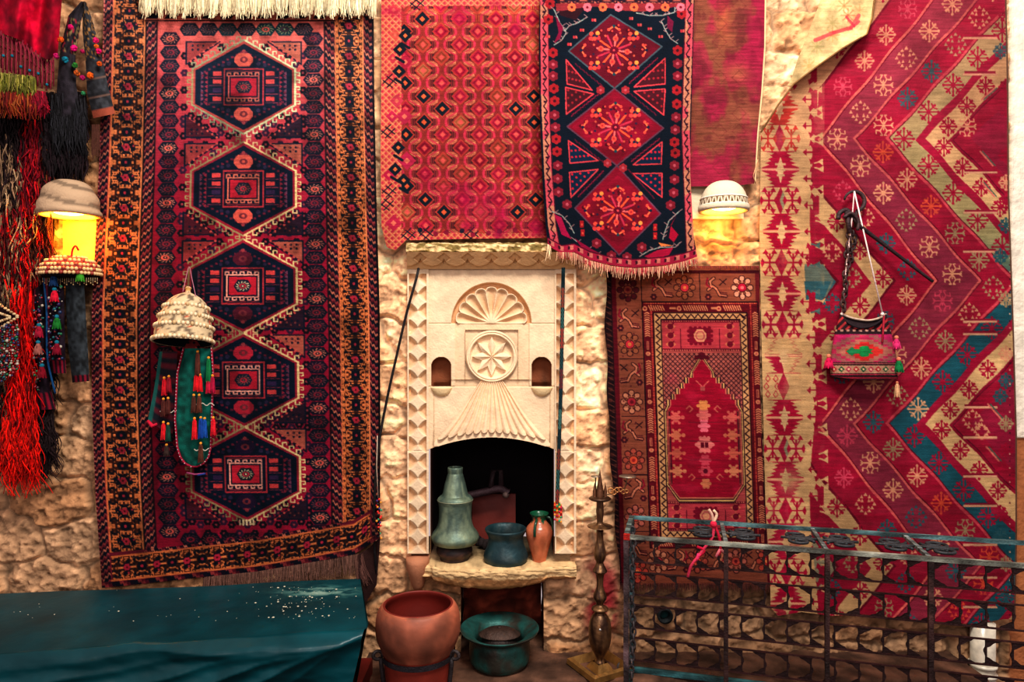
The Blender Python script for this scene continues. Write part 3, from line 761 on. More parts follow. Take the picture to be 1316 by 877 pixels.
    # lattice spandrel
    for k in range(-60,90):
        cv_w=1.15
        for s in(-1,1):
            x=900+k*5.6; 
            ya,yb=454,524
            cv.line([(x,ya),(x+s*(yb-ya)*1.0,yb)],cv_w,(70,34,46)) if 0 else None
    rr=cv.reg(850,454,950,530);A=(rr[1]+rr[2])%6.2;B=(rr[1]-rr[2])%6.2
    m=(rr[1]>850)&(rr[1]<950)&(rr[2]>454)&(rr[2]<530)
    cv.put(rr,m,(178,100,84)); cv.put(rr,m&((A<1.5)|(B<1.5)),(72,32,48))
    # field with stepped arch
    def arch(o,c):
        p=[(900,466-o)];st=[]
        x=900;y=466-o
        pts=[(900-0,462-o*1.2),(889-o*.6,478),(889-o,486)]
        for k in range(6): 
            pts.append((889-o-6*(k+1)+.0,486+7*k)) ; pts.append((889-o-6*(k+1),493+7*k))
        pts=pts[:13]
        pts+= [(853-o*.6,530),(853-o*.6,622+o*.3),(866-o*.3,640+o)]
        rt=[(1800-x_,y_) for x_,y_ in pts[::-1]]
        cv.poly(pts+rt,c)
    for k in range(6):pass
    arch(6.5,(60,24,42));arch(5,(214,172,104));arch(3.2,(60,24,42));arch(1.6,(206,120,90))
    arch(0,(164,6,44))
    R(853,528,857,624,(150,60,60));R(943,528,947,624,(150,60,60)); R(855.5,530,856.8,622,(60,20,40));R(943.2,530,944.5,622,(60,20,40))
    cv.disc(900,458,5,(100,10,36));cv.disc(893,460,2.6,(100,10,36));cv.disc(907,460,2.6,(100,10,36))
    # field motifs
    cv.line([(892,490),(900,498),(908,490)],1.6,(196,90,80)); cv.rect(897,497,903,503,(170,80,76))
    def leaf(x,y,s,c=(200,110,80)):
        x+=s*0
        for (a,b) in[(2,0),(5,-4),(5,4),(9,0)]: cv.disc(x+s*a,y+b*.8,3.2,c)
        cv.line([(x-s*4,y),(x+s*8,y)],1,(120,40,50)); cv.disc(x-s*4,y,2.6,c);cv.disc(x-s*4,y,1.2,(120,20,50))
        for k in range(6): a=k*PI/3;cv.line([(x+s*5,y),(x+s*5+math.cos(a)*8,y+math.sin(a)*7.5)],2.0,c);cv.disc(x+s*5+math.cos(a)*8.5,y+math.sin(a)*8,1.9,c)
    for k,y in enumerate((537,560,583,606)):
        c=[(206,100,86),(204,116,82),(200,100,76),(206,130,90)][k]
        leaf(866,y,-1,c) if 0 else (leaf(869,y,-1,c),leaf(931,y,1,c))
    for(y,c,rx,ry) in[(522,(214,140,76),8,7),(534,(210,110,100),9,7),(548,(222,110,120),7,8),(572,(214,120,110),13,12),(592,(196,70,84),7,7),(606,(190,70,80),9,6),(622,(196,120,80),6,6)]:
        cv.poly([(900-rx,y),(900,y-ry),(900+rx,y),(900,y+ry)],c)
        for k in range(6): a=k*PI/3; cv.disc(900+math.cos(a)*rx*.8,y+math.sin(a)*ry*.8,2.4,c)
    cv.rect(895,569,905,576,(110,10,40));cv.rect(899.4,567,900.6,578,(210,120,110)); cv.disc(900,606,3,(100,8,40))
    for k in range(4): cv.rect(880,543+k*24,920,544+k*24,(110,30,50))
    for s in(-1,1):
        for y in(530,618): cv.line([(900+s*18,y),(900+s*14,y-4),(900+s*18,y-8),(900+s*22,y-4)],1.6,(196,100,80))
    # lower guards & border bottom handled
    X2,Y2=X,Y
    n=fbm(X/26,Y/18,5);k=sstep(.55,.75,n)[...,None]*.28; fld=((X>850)&(X<950)&(Y>470)&(Y<640))[...,None]
    cv.a[:]=np.where(fld,cv.a*(1-k)+np.array((214,70,90))*k,cv.a)
    cv.wear(.12,55,.10)
    L=[(779,342),(778,420),(783,560),(790,660),(797,752)];Rr=[(976,342),(977,500),(983,640),(990,752)]
    px,py,s,t=coons(L,Rr,[(779,342),(976,342)],[(797,752),(990,752)],270,560)
    px=px+1.3*np.sin(py/14)*sstep(.08,0,s)
    sh=.034*(py-400); xs=px-sh*np.where(px<0,0,1)
    Yy=-.05-.008*np.sin(s*7+1)-.02*t
    mb=MB();mb.grid(WA(px,py,Yy),cv.sample(xs,np.clip(py,336,758)));o=mb.build('prayer_rug',M_pile())
    tag(o,'crimson prayer rug with stepped arch niche, hanging between fireplace and large kilim','rug')
    f=MB();fringe(f,[(797,750),(990,750)],None,160,.03,-.075,(96,50,46),.5);f.build('fringe',M_yarn(),o)
    f=MB();fringe(f,[(780,342),(976,342)],None,130,.012,-.06,(110,40,46),.6);f.build('fringe',M_yarn(),o)
def kilim():
    cv=Cv(965,-22,1316,815,2.3,(170,16,54)); r=cv.full();X,Y=r[1],r[2]
    cream=np.array((204,166,116.));crim=np.array((166,16,52.));mau=np.array((146,48,70.));sage=np.array((172,158,110.));teal=np.array((34,98,110.));crm2=np.array((206,170,118.))
    def wtri(y):
        # 0 at left apex (179,546), 1 at right apex (357..362,732)
        ph=((y-179)/367.)%1
        return np.where(ph<.5,ph*2,2-ph*2)
    w=wtri(Y+1.6*np.sin(X/9.))
    def cc(base,amp): return base+amp*w
    bands=[(1053,150,crim),(1098,160,mau),(1140,163,crim),(1183,168,sage),(1224,172,crm2)]
    cv.a[:]=crim
    A=cc(1053,150);Bc=cc(1098,162);Cc=cc(1140,165);Dc=cc(1183,168);Ec=cc(1222,172)
    cv.put(r,(X>=A)&(X<Bc),mau*(1+0*0)); cv.put(r,(X>=Bc)&(X<Cc),crim)
    tl=sstep(300,400,Y+20*fbm(X/20,Y/20,3))[...,None]; sg=sage*(1-tl)+teal*tl
    cv.put(r,(X>=Cc)&(X<Dc),sg); cv.put(r,(X>=Dc)&(X<Ec),crm2); 
    cv.put(r,(X>=Ec),crim)
    # inner right triangles mauve variation
    cv.put(r,(X>=Ec+26),np.array((158,26,62)))
    # inverse chevrons on the left half (pointing right)
    c2=X+150*(1-w)   # at right-apex rows (w=1) equals X
    rows=((Y<179)|(Y>0))
    inn1=(c2<1150)&(c2>=1120);inn2=(c2<1120)
    cv.put(r,inn1&(X>1040),cream*.97); cv.put(r,(c2<1152)&(c2>1148),(120,6,40))
    tealz=(c2<1075)
    yy=((Y-357)/367.); 
    cv.put(r,tealz&(X>1028),np.array((96,116,112))*.5+cream*.5)
    rr_=((Y-375)/60.); cv.put(r,tealz&(X>1030)&(np.abs(Y-372)<16),np.array((70,110,116)))
    cv.put(r,(c2<1079)&(c2>1075),(120,6,40))
    # cords
    for base_,wd,c in((A,2.0,(216,108,92)),(Bc,2.0,(206,104,92)),(Cc,2.3,(206,78,84)),(Dc,6.5,(168,16,56)),(Ec,2.2,(150,10,50))):
        m=(np.abs(X-base_)<wd); cv.put(r,m,np.array(c)); 
        if wd<4: cv.put(r,(np.abs(X-base_-wd-.8)<.9),(110,4,40))
    # left: cream ground and serrated strip
    lx=1047+6*np.sin(Y/58)
    left=X<lx; cv.put(r,left,cream)
    cv.put(r,(X<lx)&(np.abs(((Y-30)%367)-183)>0)&False,cream)
    # cream notches where the cream wedge meets strip
    ph=((Y-179)/367.)%1
    x0=lambda y:1003+ (y-200)*.016
    for k in range(-3,11):
        yl=218+k*79.8
        cx=x0(yl); hue=[(176,8,52),(150,30,60),(196,60,40)][0 if k not in(-1,) else 2]
        if k==3 or k==2: hue=(166,20,56)
        for dy0,sgn in((-1,-1),(1,1)):
            # serrated wings
            for s in(-1,1):
                pts=[(cx,yl+sgn*1.5),(cx+s*24,yl+sgn*1.5)]
                for q in range(4):
                    pts+= [(cx+s*(24-q*3-1),yl+sgn*(3+q*5)),(cx+s*(14-q*2.2),yl+sgn*(6+q*5))]
                pts+=[(cx+s*22,yl+sgn*23),(cx,yl+sgn*23)]
                if k in(3,) and sgn>0 or k in(3,) : 
                    if s>0 or sgn<0: 
                        cv.line(pts,.9,(190,110,90)); continue
                cv.poly(pts,hue)
        cv.line([(cx-24,yl),(cx+24,yl)],1.6,(220,150,120))
        cv.poly([(cx,yl-16),(cx+5,yl),(cx,yl+18),(cx-5,yl)],(206,170,124)); 
        for q in range(3): cv.rect(cx-7+q,yl-8+q*7,cx+7-q,yl-5+q*7,(206,170,124))
        # zone between: crabs and diamond
        ym=yl+40
        cv.poly([(cx,yl+22),(cx+8,ym),(cx,ym+18),(cx-8,ym)],(170,20,56)); cv.poly([(cx+3,ym-12),(cx+8,ym),(cx+3,ym+12),(cx-1,ym)],(150,140,110) if k in(0,4) else (180,40,66))
        for s in(-1,1):
            X0=cx+s*15
            if k==3 and s<0:
                for a_,b_ in((-5,-10),(5,-10),(-7,0),(7,0),(-5,10),(5,10)): cv.line([(X0+a_-3,ym+b_),(X0+a_,ym+b_-5),(X0+a_+3,ym+b_),(X0+a_,ym+b_+4)],1.,(190,40,60),closed=True)
                continue
            if k==3: continue
            cv.rect(X0-1.3,ym-12,X0+1.3,ym+12,hue); cv.rect(X0-9,ym-1.2,X0+8,ym+1.2,hue)
            for a_ in(-5.5,5.5):
                for b_ in(-1,1):
                    cv.poly([(X0+a_-4,ym+b_*11),(X0+a_+4,ym+b_*11),(X0+a_,ym+b_*17.5)],hue); cv.line([(X0+a_,ym+b_*12),(X0,ym+b_*3)],1.7,hue)
            for s2 in(-1,1): cv.poly([(X0+s2*10,ym-6),(X0+s2*6,ym),(X0+s2*10,ym+6),(X0+s2*12,ym)],hue)
    # hooked edge column
    def hookcol(xh,y,c,ground):
        cv.poly([(xh-2,y-9),(xh+6,y-15),(xh+6,y+15),(xh-2,y+9)],c)
        cv.poly([(xh-14,y),(xh-9,y-5),(xh-9,y+5)],c); cv.line([(xh-10,y),(xh,y)],2,c)
        for s in(-1,1):
            cv.poly([(xh-6,y+s*8),(xh+1,y+s*11),(xh-4,y+s*16)],c); cv.line([(xh-3,y+s*10),(xh+2,y)],2.2,c)
            cv.poly([(xh+12,y+s*8),(xh+5,y+s*12),(xh+12,y+s*17)],ground)
            cv.line([(xh+9,y+s*12),(xh+1,y+s*14)],1.8,ground)
    for k in range(-1,24):
        y=130+k*34.5 if False else 128+k*34
        w_=((y-179)/367.)%1; inv=abs(w_-.5)*2  # 0 at right-apex row
        if inv<.25 and not (abs(y-357)<34 or abs(y-724)<30): pass
        xh=1048+.004*(y-200)*4
        c=tuple(crim) 
        hookcol(xh-2,y,c,tuple(cream))
    for k in range(16):  # teal half hexagon hooks
        pass
    for yc_ in(357,):
        cv.poly([(1034,340),(1058,340),(1072,360),(1062,382),(1036,386)],(112,124,112)); cv.poly([(1034,362),(1068,362),(1060,382),(1036,386)],(62,108,116))
        for q in range(4): hookcol(1042,328+q*20,(172,12,54),(90,116,112)) if q in(0,3) else None
    # flowers
    def snow(x,y,rd,c,kind,c2=None):
        if kind==0: # solid 8-arm snowflake with forked tips
            for k in range(8):
                a=k*PI/4; L_=rd*(1 if k%2==0 else .9); ex,ey=x+math.cos(a)*L_*.92,y+math.sin(a)*L_
                cv.line([(x,y),(ex,ey)],1.9,c)
                ta=.42; 
                cv.line([(x+math.cos(a-ta)*L_*.95,y+math.sin(a-ta)*L_*.95),(x+math.cos(a)*L_*.66,y+math.sin(a)*L_*.66),(x+math.cos(a+ta)*L_*.95,y+math.sin(a+ta)*L_*.95)],1.9,c) if k%2 else None
                cv.disc(ex,ey,1.8,c)
            cv.disc(x,y,2.6,c)
        elif kind==1: # ring of triangles
            for k in range(12):
                a=k*PI/6;q=rd*(1. if k%3==0 else .86);ex,ey=x+math.cos(a)*q*.95,y+math.sin(a)*q
                cv.poly([(ex-2.6,ey+2),(ex,ey-2.6),(ex+2.6,ey+2)],c)
            for k in range(4):
                a=k*PI/2+PI/4; cv.poly([(x+math.cos(a)*6-2,y+math.sin(a)*6+2),(x+math.cos(a)*6,y+math.sin(a)*6-2.6),(x+math.cos(a)*6+2,y+math.sin(a)*6+2)],c)
        else: # hooked flower
            cv.line([(x-rd*.9,y),(x+rd*.9,y)],1.8,c)
            for s in(-1,1):
                cv.line([(x+s*rd*.95,y-3),(x+s*rd*.7,y),(x+s*rd*.95,y+3)],1.6,c); cv.line([(x,y),(x,y+s*rd*.45)],1.6,c)
                for s2 in(-1,1):
                    a_,b_=x+s*rd*.34,y+s2*rd*.55; cv.line([(x,y),(a_,b_)],1.8,c); cv.line([(a_,b_),(x+s*rd*.1,y+s2*rd),(x+s*rd*.3,y+s2*rd)],1.6,c); cv.line([(a_,b_),(x+s*rd*.75,y+s2*rd*.5),(x+s*rd*.72,y+s2*rd*.8)],1.6,c)
    cr=(210,150,112);rd_=(170,10,52);tl_=(52,104,112);og=(222,90,50);pk=(200,70,90);sgc=(166,140,104)
    def fl(x,y,rd,c,k):
        snow(x,y,rd,c,k)
    rs=np.random.RandomState(3)
    tb=[(1075.5,20,[cr,cr,pk,cr,sgc]),(1119,20,[sgc,cr,sgc,og,cr]),(1161,18,[rd_])]
    for bi in range(3):
        b0,am=[(1075.5,156),(1119,163),(1161,167)][bi]
        for k in range(-6,23):
            y=179+k*34.7+(17 if bi==1 else 0)
            ph=((y-179)/367.)%1; wv=2*min(ph,1-ph)
            x=b0+am*wv+1
            if x>1300: continue
            if bi==2: snow(x,y,13.5,rd_ if not(k==10) else (206,160,120),0); 
            else:
                pal=[[cr,cr,pk,cr,sgc,cr],[sgc,tl_,cr,sgc,og,cr]][bi]; c=pal[rs.randint(6)]
                if bi==1 and y>520 and rs.rand()<.3: c=og
                if bi==0 and y>600 and rs.rand()<.4: c=tl_
                snow(x,y,13,c,rs.randint(3))
        # crimson outer-left band
    for k in range(-5,23):
        y=179+k*33.5;ph=((y-179)/367.)%1; wv=2*min(ph,1-ph); x=1028+152*wv
        if x>1066: snow(x,y,12,[cr,pk,cr,sgc,tl_,cr][rs.randint(6)],rs.randint(3))
    for k in range(-8,26): # cream band (right)
        y=163+k*26;ph=((y-179)/367.)%1; wv=2*min(ph,1-ph);x=1204+170*wv
        if x<1290: snow(x,y,11,rd_,0)
    for yc0 in(357,724,-10): # cream wedge flowers
        for k in(-2,-1,0,1,2):
            y=yc0+k*36;x=1135-abs(y-yc0)*.82
            if x>1060: snow(x,y,12,rd_,0)
        for k in(-1,0,1): snow(1096-abs(k)*26,yc0+k*33,11,[cr,sgc,tl_][k+1],1)
    # right side comb fingers and motifs
    for y in(48,95,221,273,323,413,429,523,562,612,650,700,742,780):
        cv.rect(1240,y-3,1280,y-.6,(150,14,50)); cv.rect(1238,y-.6,1282,y+2.4,(210,160,124))
    for y in(20,66,112,140,200,235,260,290,330,385,455,490,510,545,580,600,660,690,725,770):
        c=[rd_,sgc,tl_,cr][int(y)%4]; snow(1293 if y%3 else 1286,y,9,c if not(330<y<345) else tl_,0)
    for(xa,ya) in[(1262,128),(1260,195),(1262,235),(1270,520),(1268,575)]:
        cv.line([(xa,ya),(xa+16,ya+(18 if ya>150 else -14))],2.2,(206,120,100)); cv.line([(xa+3,ya),(xa+19,ya+(18 if ya>150 else -14))],1.6,(90,110,96))
    for yy in range(-20,800,9): cv.rect(1297,yy,1299,yy+2,(214,170,140) if yy%2 else (90,20,50))
    snow(1243,163,12,cr,2); snow(1250,540,12,cr,1);snow(1262,555,9,cr,1)
    # bare patches and wear
    n=fbm(X/24,Y/30,15); m=sstep(.60,.74,n)[...,None]*.35*(X<1060)[...,None]; cv.a[:]=cv.a*(1-m)+np.array((196,160,110))*m
    for(x,y,rx,ry) in[(1016,620,16,18),(1022,500,14,12),(1020,698,14,16)]:
        g=np.exp(-(((X-x)/rx)**2+((Y-y)/ry)**2))[...,None]*.85; cv.a[:]=cv.a*(1-g)+np.array((196,158,112))*g
    top=sstep(330,0,Y)[...,None]; cv.a[:]=cv.a*(1-.22*top)+np.array((226,110,100))*.22*top
    ab=vnoise(X/300,Y/7.,61); ab2=fbm(X/60,Y/22,62)
    k_=(sstep(.45,.8,ab)*.22+sstep(.5,.7,ab2)*.16)[...,None]; isred=((cv.a[...,0]-cv.a[...,1])>90)[...,None]
    cv.a[:]=np.where(isred,cv.a*(1-k_)+np.array((176,62,78))*k_,cv.a)
    cv.wear(.16,91,.09)
    Lx=[(1132,-22),(1124,0),(1121,22),(1114,44),(1083,62),(1052,84),(1020,108),(1000,135),(978,170),(976,300),(980,500),(985,700),(990,776)]
    Rx=[(1293,-22),(1296,100),(1297,250),(1303,420),(1307,560),(1307,700),(1305,800)]
    nt,ns=870,385
    pyr=np.linspace(-22,800,nt); xL=np.interp(pyr,[p[1] for p in Lx],[p[0] for p in Lx]);xR=np.interp(pyr,[p[1] for p in Rx],[p[0] for p in Rx])
    s=np.linspace(0,1,ns)[None];px=xL[:,None]*(1-s)+xR[:,None]*s
    bx=np.array([980,1000,1030,1070,1110,1160,1200,1250,1290,1310]);by=np.array([770,792,787,792,790,797,799,803,796,797])
    yb=np.interp(px,bx,by); ty=(pyr[:,None]+22)/822; py=pyr[:,None]+(yb-800)*sstep(.85,1,ty)
    Yy=-.055-.012*np.sin(px/45+py/160)-.012*(fbm(px/50,py/90,44)-.5)*2-.03*np.exp(-((px-xL[:,None])/22)**2)*sstep(200,120,py)
    Yy-=.02*sstep(700,800,py)*(1+np.sin(px/13)*.35)+.05*np.exp(-((py-110-(px-1020)*-.7)/40)**2)*0
    C=cv.sample(px,py)
    C=np.where((px>xR[:,None]-2.2)[...,None],np.array((96,70,56)),C)
    mb=MB();mb.grid(WA(px,py,Yy),C);o=mb.build('kilim_rug',M_pile())
    tag(o,'huge crimson flatwoven kilim with teal and cream zigzags, upper left corner folded over','rug')
    # folded flap showing pale underside
    fl_=Cv(960,-25,1130,180,2.4,(214,182,120));r=fl_.full();X,Y=r[1],r[2]
    n=fbm(X/16,Y/16,2)[...,None]; fl_.a[:]=np.array((226,196,138))*(.72+.5*n)
    for(x,y,c,w) in[(1090,20,(222,110,70),1),(1105,15,(230,160,100),1),(1070,45,(222,150,80),1),(1050,60,(176,160,100),2),(1070,30,(170,150,96),0),(1100,40,(236,206,150),0),(1085,8,(170,130,80),2),(1040,85,(200,160,96),0)]: 
        for k in range(8): a=k*PI/4; fl_.line([(x,y),(x+math.cos(a)*9,y+math.sin(a)*9)],2,c,.55)
    fl_.line([(1048,52),(1072,42),(1094,36),(1104,20)],5,(216,70,72),.75); fl_.line([(1088,22),(1098,34),(1104,28)],3.5,(206,50,66),.7)
    fl_.wear(.12,6,.05)
    Rf=[(1130,-22),(1124,0),(1121,22),(1114,44),(1083,62),(1052,84),(1020,108),(1000,135),(978,170)]
    Lf=[(1062,-22),(1055,0),(1044,28),(1033,56),(1024,80),(1016,104),(997,133),(976,168)]
    q=np.linspace(-22,110,150); a_=np.interp(q,[p[1] for p in Rf],[p[0] for p in Rf])+.5; b_=np.interp(q,[-22,0,28,56,80,104,133,168],[p[0] for p in Lf])
    s=np.linspace(0,1,70)[None];px=b_[:,None]*(1-s)+a_[:,None]*s;py=q[:,None]+0*s
    Yf=-.075-.045*np.sin(s*PI*.5)**2*sstep(170,60,py)-.012*np.sin(px/9+py/16)*sstep(120,20,py)
    C=fl_.sample(px,py); C=np.where((s>.975)[...],1,0)[...,None]*np.array((150,110,60))+np.where((s>.975),0,1)[...,None]*C
    f=MB();f.grid(WA(px,py,Yf),C);f.build('folded_corner',M_cloth(),o)
    tag(bpy.data.objects['folded_corner'],'pale cream underside of the turned corner')
    # roll edge linking flap and face
    f=MB();R2=[p for p in Rf];pts=[W(x,y,-.1 - .02*sstep(170,60,np.array(float(y)))) for x,y in R2]
    f.tube(pts,.004,(120,86,50),6);f.build('edge_binding',M_yarn(),o)
# ================= WALL & FIREPLACE =================
def walls():
    st=0.0058
    xs=np.arange(-2.6,2.45,st);zs=np.arange(.0,3.25,st)
    Xg,Zg=np.meshgrid(xs,zs); px=CX0+Xg*F/D;py=CY0-(Zg-CZ)*F/D
    # irregular rubble: jittered cells
    cw,ch=.34,.17
    r=np.random.RandomState(17);J=r.rand(64,64,4)
    best=np.full(Xg.shape,9.);sec=np.full(Xg.shape,9.);cid=np.zeros(Xg.shape)
    wx=Xg+.06*(fbm(Xg*7,Zg*7,5)-.5)*2; wz=Zg+.05*(fbm(Xg*7+9,Zg*7,6)-.5)*2
    gi=np.floor(wz/ch).astype(int)
    for a in(-1,0,1):
        row=gi+a; off=(row%2)*.5; gj=np.floor(wx/cw-off).astype(int)
        for b in(-1,0,1):
            col=gj+b; jj=J[row%64,col%64]
            cx=(col+off+.5+(jj[...,0]-.5)*.55)*cw; cz=(row+.5+(jj[...,1]-.5)*.3)*ch
            ex=(np.abs(wx-cx)/cw*1.0);ez=(np.abs(wz-cz)/ch)
            dd=np.maximum(ex,ez)*.6+np.hypot(ex,ez)*.4
            nb=dd<best; sec=np.where(nb,best,np.minimum(sec,dd)); cid=np.where(nb,jj[...,2],cid); best=np.where(nb,dd,best)
    e=sec-best; stone=sstep(.02,.16,e)
    rough=fbm(Xg*30,Zg*34,8,4); ro2=fbm(Xg*9,Zg*9,12)
    pit=sstep(.58,.72,fbm(Xg*48,Zg*60,18,3))
    h=stone*(.012+.016*cid)+.024*(rough-.5)*(.35+stone)+.018*(ro2-.5)-.004*pit*stone
    # smooth zones: plaster right, patch by the right lamp
    sm=sstep(1290,1300,px)*1.0; h=h*(1-.92*sm)
    und=np.zeros(px.shape)
    for (a,b,c,d) in((128,484,-80,712),(494,985,-80,308),(884,968,-80,232),(784,980,350,735),(992,1300,180,780),(1130,1290,-80,200)): und=np.maximum(und,sstep(a,a+14,px)*sstep(b,b-14,px)*sstep(c,c+14,py)*sstep(d,d-14,py))
    h=np.minimum(h,.034)*(1-.85*und)
    base=np.array((206,166,128.))*(1-cid[...,None]*.16)+np.array((10,-4,-12))*cid[...,None]
    mort=np.array((192,154,118.))
    C=base*stone[...,None]+mort*(1-stone[...,None])
    cav=(rough-.5)[...,None]; C=C*(1+.8*cav)*(1-.22*pit*stone)[...,None]*(1-.30*sstep(.07,.0,e))[...,None]
    C=C*(.9+.25*ro2[...,None])
    tint=sstep(470,640,py)[...,None]
    lft=sstep(130,40,px)[...,None]
    C=C*(1-tint*.04)
    # bright lime-washed stones beside the fireplace
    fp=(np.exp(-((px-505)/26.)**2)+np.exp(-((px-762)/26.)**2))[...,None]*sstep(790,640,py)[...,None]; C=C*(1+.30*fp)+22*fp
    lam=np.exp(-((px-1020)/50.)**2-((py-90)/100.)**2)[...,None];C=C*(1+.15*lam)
    # wall darker low right; red-painted patch beside lower opening
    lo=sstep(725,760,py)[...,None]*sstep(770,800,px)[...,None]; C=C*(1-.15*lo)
    rp=(np.exp(-(((px-772)/20.)**4+((py-765)/42.)**4)))[...,None]*sstep(.3,.45,fbm(Xg*12,Zg*12,31))[...,None]
    C=C*(1-.85*rp)+np.array((140,26,40))*.85*rp
    pl=sm[...,None]; plc=np.where((py<562)[...,None],np.array((236,226,206.)),np.array((176,112,72.)))
    C=C*(1-pl)+pl*plc*(.93+.12*rough[...,None])
    up=(py<562)&(px>1296); h=np.where(up,h+.012,h)
    mask=np.ones((len(zs)-1,len(xs)-1),bool)
    X0=.5*(px[:-1,:-1]+px[1:,1:]);Y0=.5*(py[:-1,:-1]+py[1:,1:])
    mask&=~((X0>530)&(X0<732)&(Y0>340)&(Y0<738)); mask&=~((X0>592)&(X0<698)&(Y0>735)&(Y0<872))
    P=np.stack([Xg,-h,Zg],-1)
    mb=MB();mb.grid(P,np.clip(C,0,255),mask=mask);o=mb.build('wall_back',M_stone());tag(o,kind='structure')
    for nm,xa,xb,za,zb,c in(('wall_left',-4.6,-2.59,0,3.6,(196,158,120)),('wall_right',2.43,4.4,0,3.6,(222,208,182))):
        X2,Z2=np.meshgrid(np.arange(xa,xb,.02),np.arange(za,zb,.02));n2=fbm(X2*9,Z2*12,4,5)
        mb=MB();mb.grid(np.stack([X2,-.02*n2,Z2],-1),np.clip(np.array(c,float)*(.6+.8*n2[...,None]),0,255));o=mb.build(nm,M_stone());tag(o,kind='structure')
    mb=MB();g=np.meshgrid(np.linspace(-3.4,3.4,80),np.linspace(-5,.6,70));hh=.006*fbm(g[0]*3,g[1]*3,4)
    mb.grid(np.stack([g[0],g[1],hh-.006],-1),(70,50,42));o=mb.build('floor',M_stone());tag(o,kind='structure')
    # stone footing running along the wall
    mb=MB();n=220;m=46
    Xl=np.linspace(-.62,1.9,n);prof=[]
    for i in range(m):
        t=i/(m-1)
        if t<.5: prof.append((-.255+.0*t,.0+.27*(t/.5)))
        else: prof.append((-.255+.54*((t-.5)/.5),.27))
    P=np.array([[(x,y,z) for (y,z) in prof] for x in Xl]);nn=fbm(P[...,0]*14+P[...,1]*9,P[...,2]*14+P[...,1]*14,3)-.5
    P[...,1]-=nn*.03;P[...,2]+=nn*.012; keep=np.clip(150*(1+1.2*nn),0,255)[...,None]/150*np.array((92,66,52.))
    mb.grid(P,np.clip(keep,0,255));o=mb.build('trim_1',M_stone());tag(o,kind='structure')
def hfield(name,x0,x1,y0,y1,fn,parent,res=1.7,base=-.035,col=(226,198,154),keep=None,cfn=None):
    nx=int((x1-x0)*res)+1;ny=int((y1-y0)*res)+1
    px,py=np.meshgrid(np.linspace(x0,x1,nx),np.linspace(y0,y1,ny))
    h=fn(px,py); er=fbm(px/14,py/14,19); h=h+.0022*(er-.5)+.0014*(fbm(px/4,py/4,3)-.5)
    Yy=base-h
    n=fbm(px/34,py/40,52)[...,None]; n2=fbm(px/7,py/7,53)[...,None]
    C=np.array(col,float)*(1+.13*(n-.5)+.12*(n2-.5))
    if cfn is not None: C=cfn(px,py,h,C)
    else: # darker and warmer the deeper the recess
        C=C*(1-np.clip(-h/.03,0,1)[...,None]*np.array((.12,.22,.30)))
    mk=None
    if keep is not None:
        xc=.5*(px[:-1,:-1]+px[1:,1:]);yc=.5*(py[:-1,:-1]+py[1:,1:]);mk=keep(xc,yc)
    # skirt edges back to wall
    mb=MB();mb.grid(WA(px,py,Yy),np.clip(C,0,255),mask=mk)
    for e in((0,slice(None)),(-1,slice(None)),(slice(None),0),(slice(None),-1)):
        a,b=px[e],py[e];y=Yy[e]
        P=np.stack([WA(a,b,y),WA(a,b,np.full_like(y,.0) if False else y*0+.01)],0)
        mb.grid(P,np.clip(np.array(col)*.8,0,255)) if (keep is None or e[0]!=-1) else None
    o=mb.build(name,M_carve(),parent);return o
def archy(x): return 562+15.5*(np.abs(x-632)/80.)**2.0
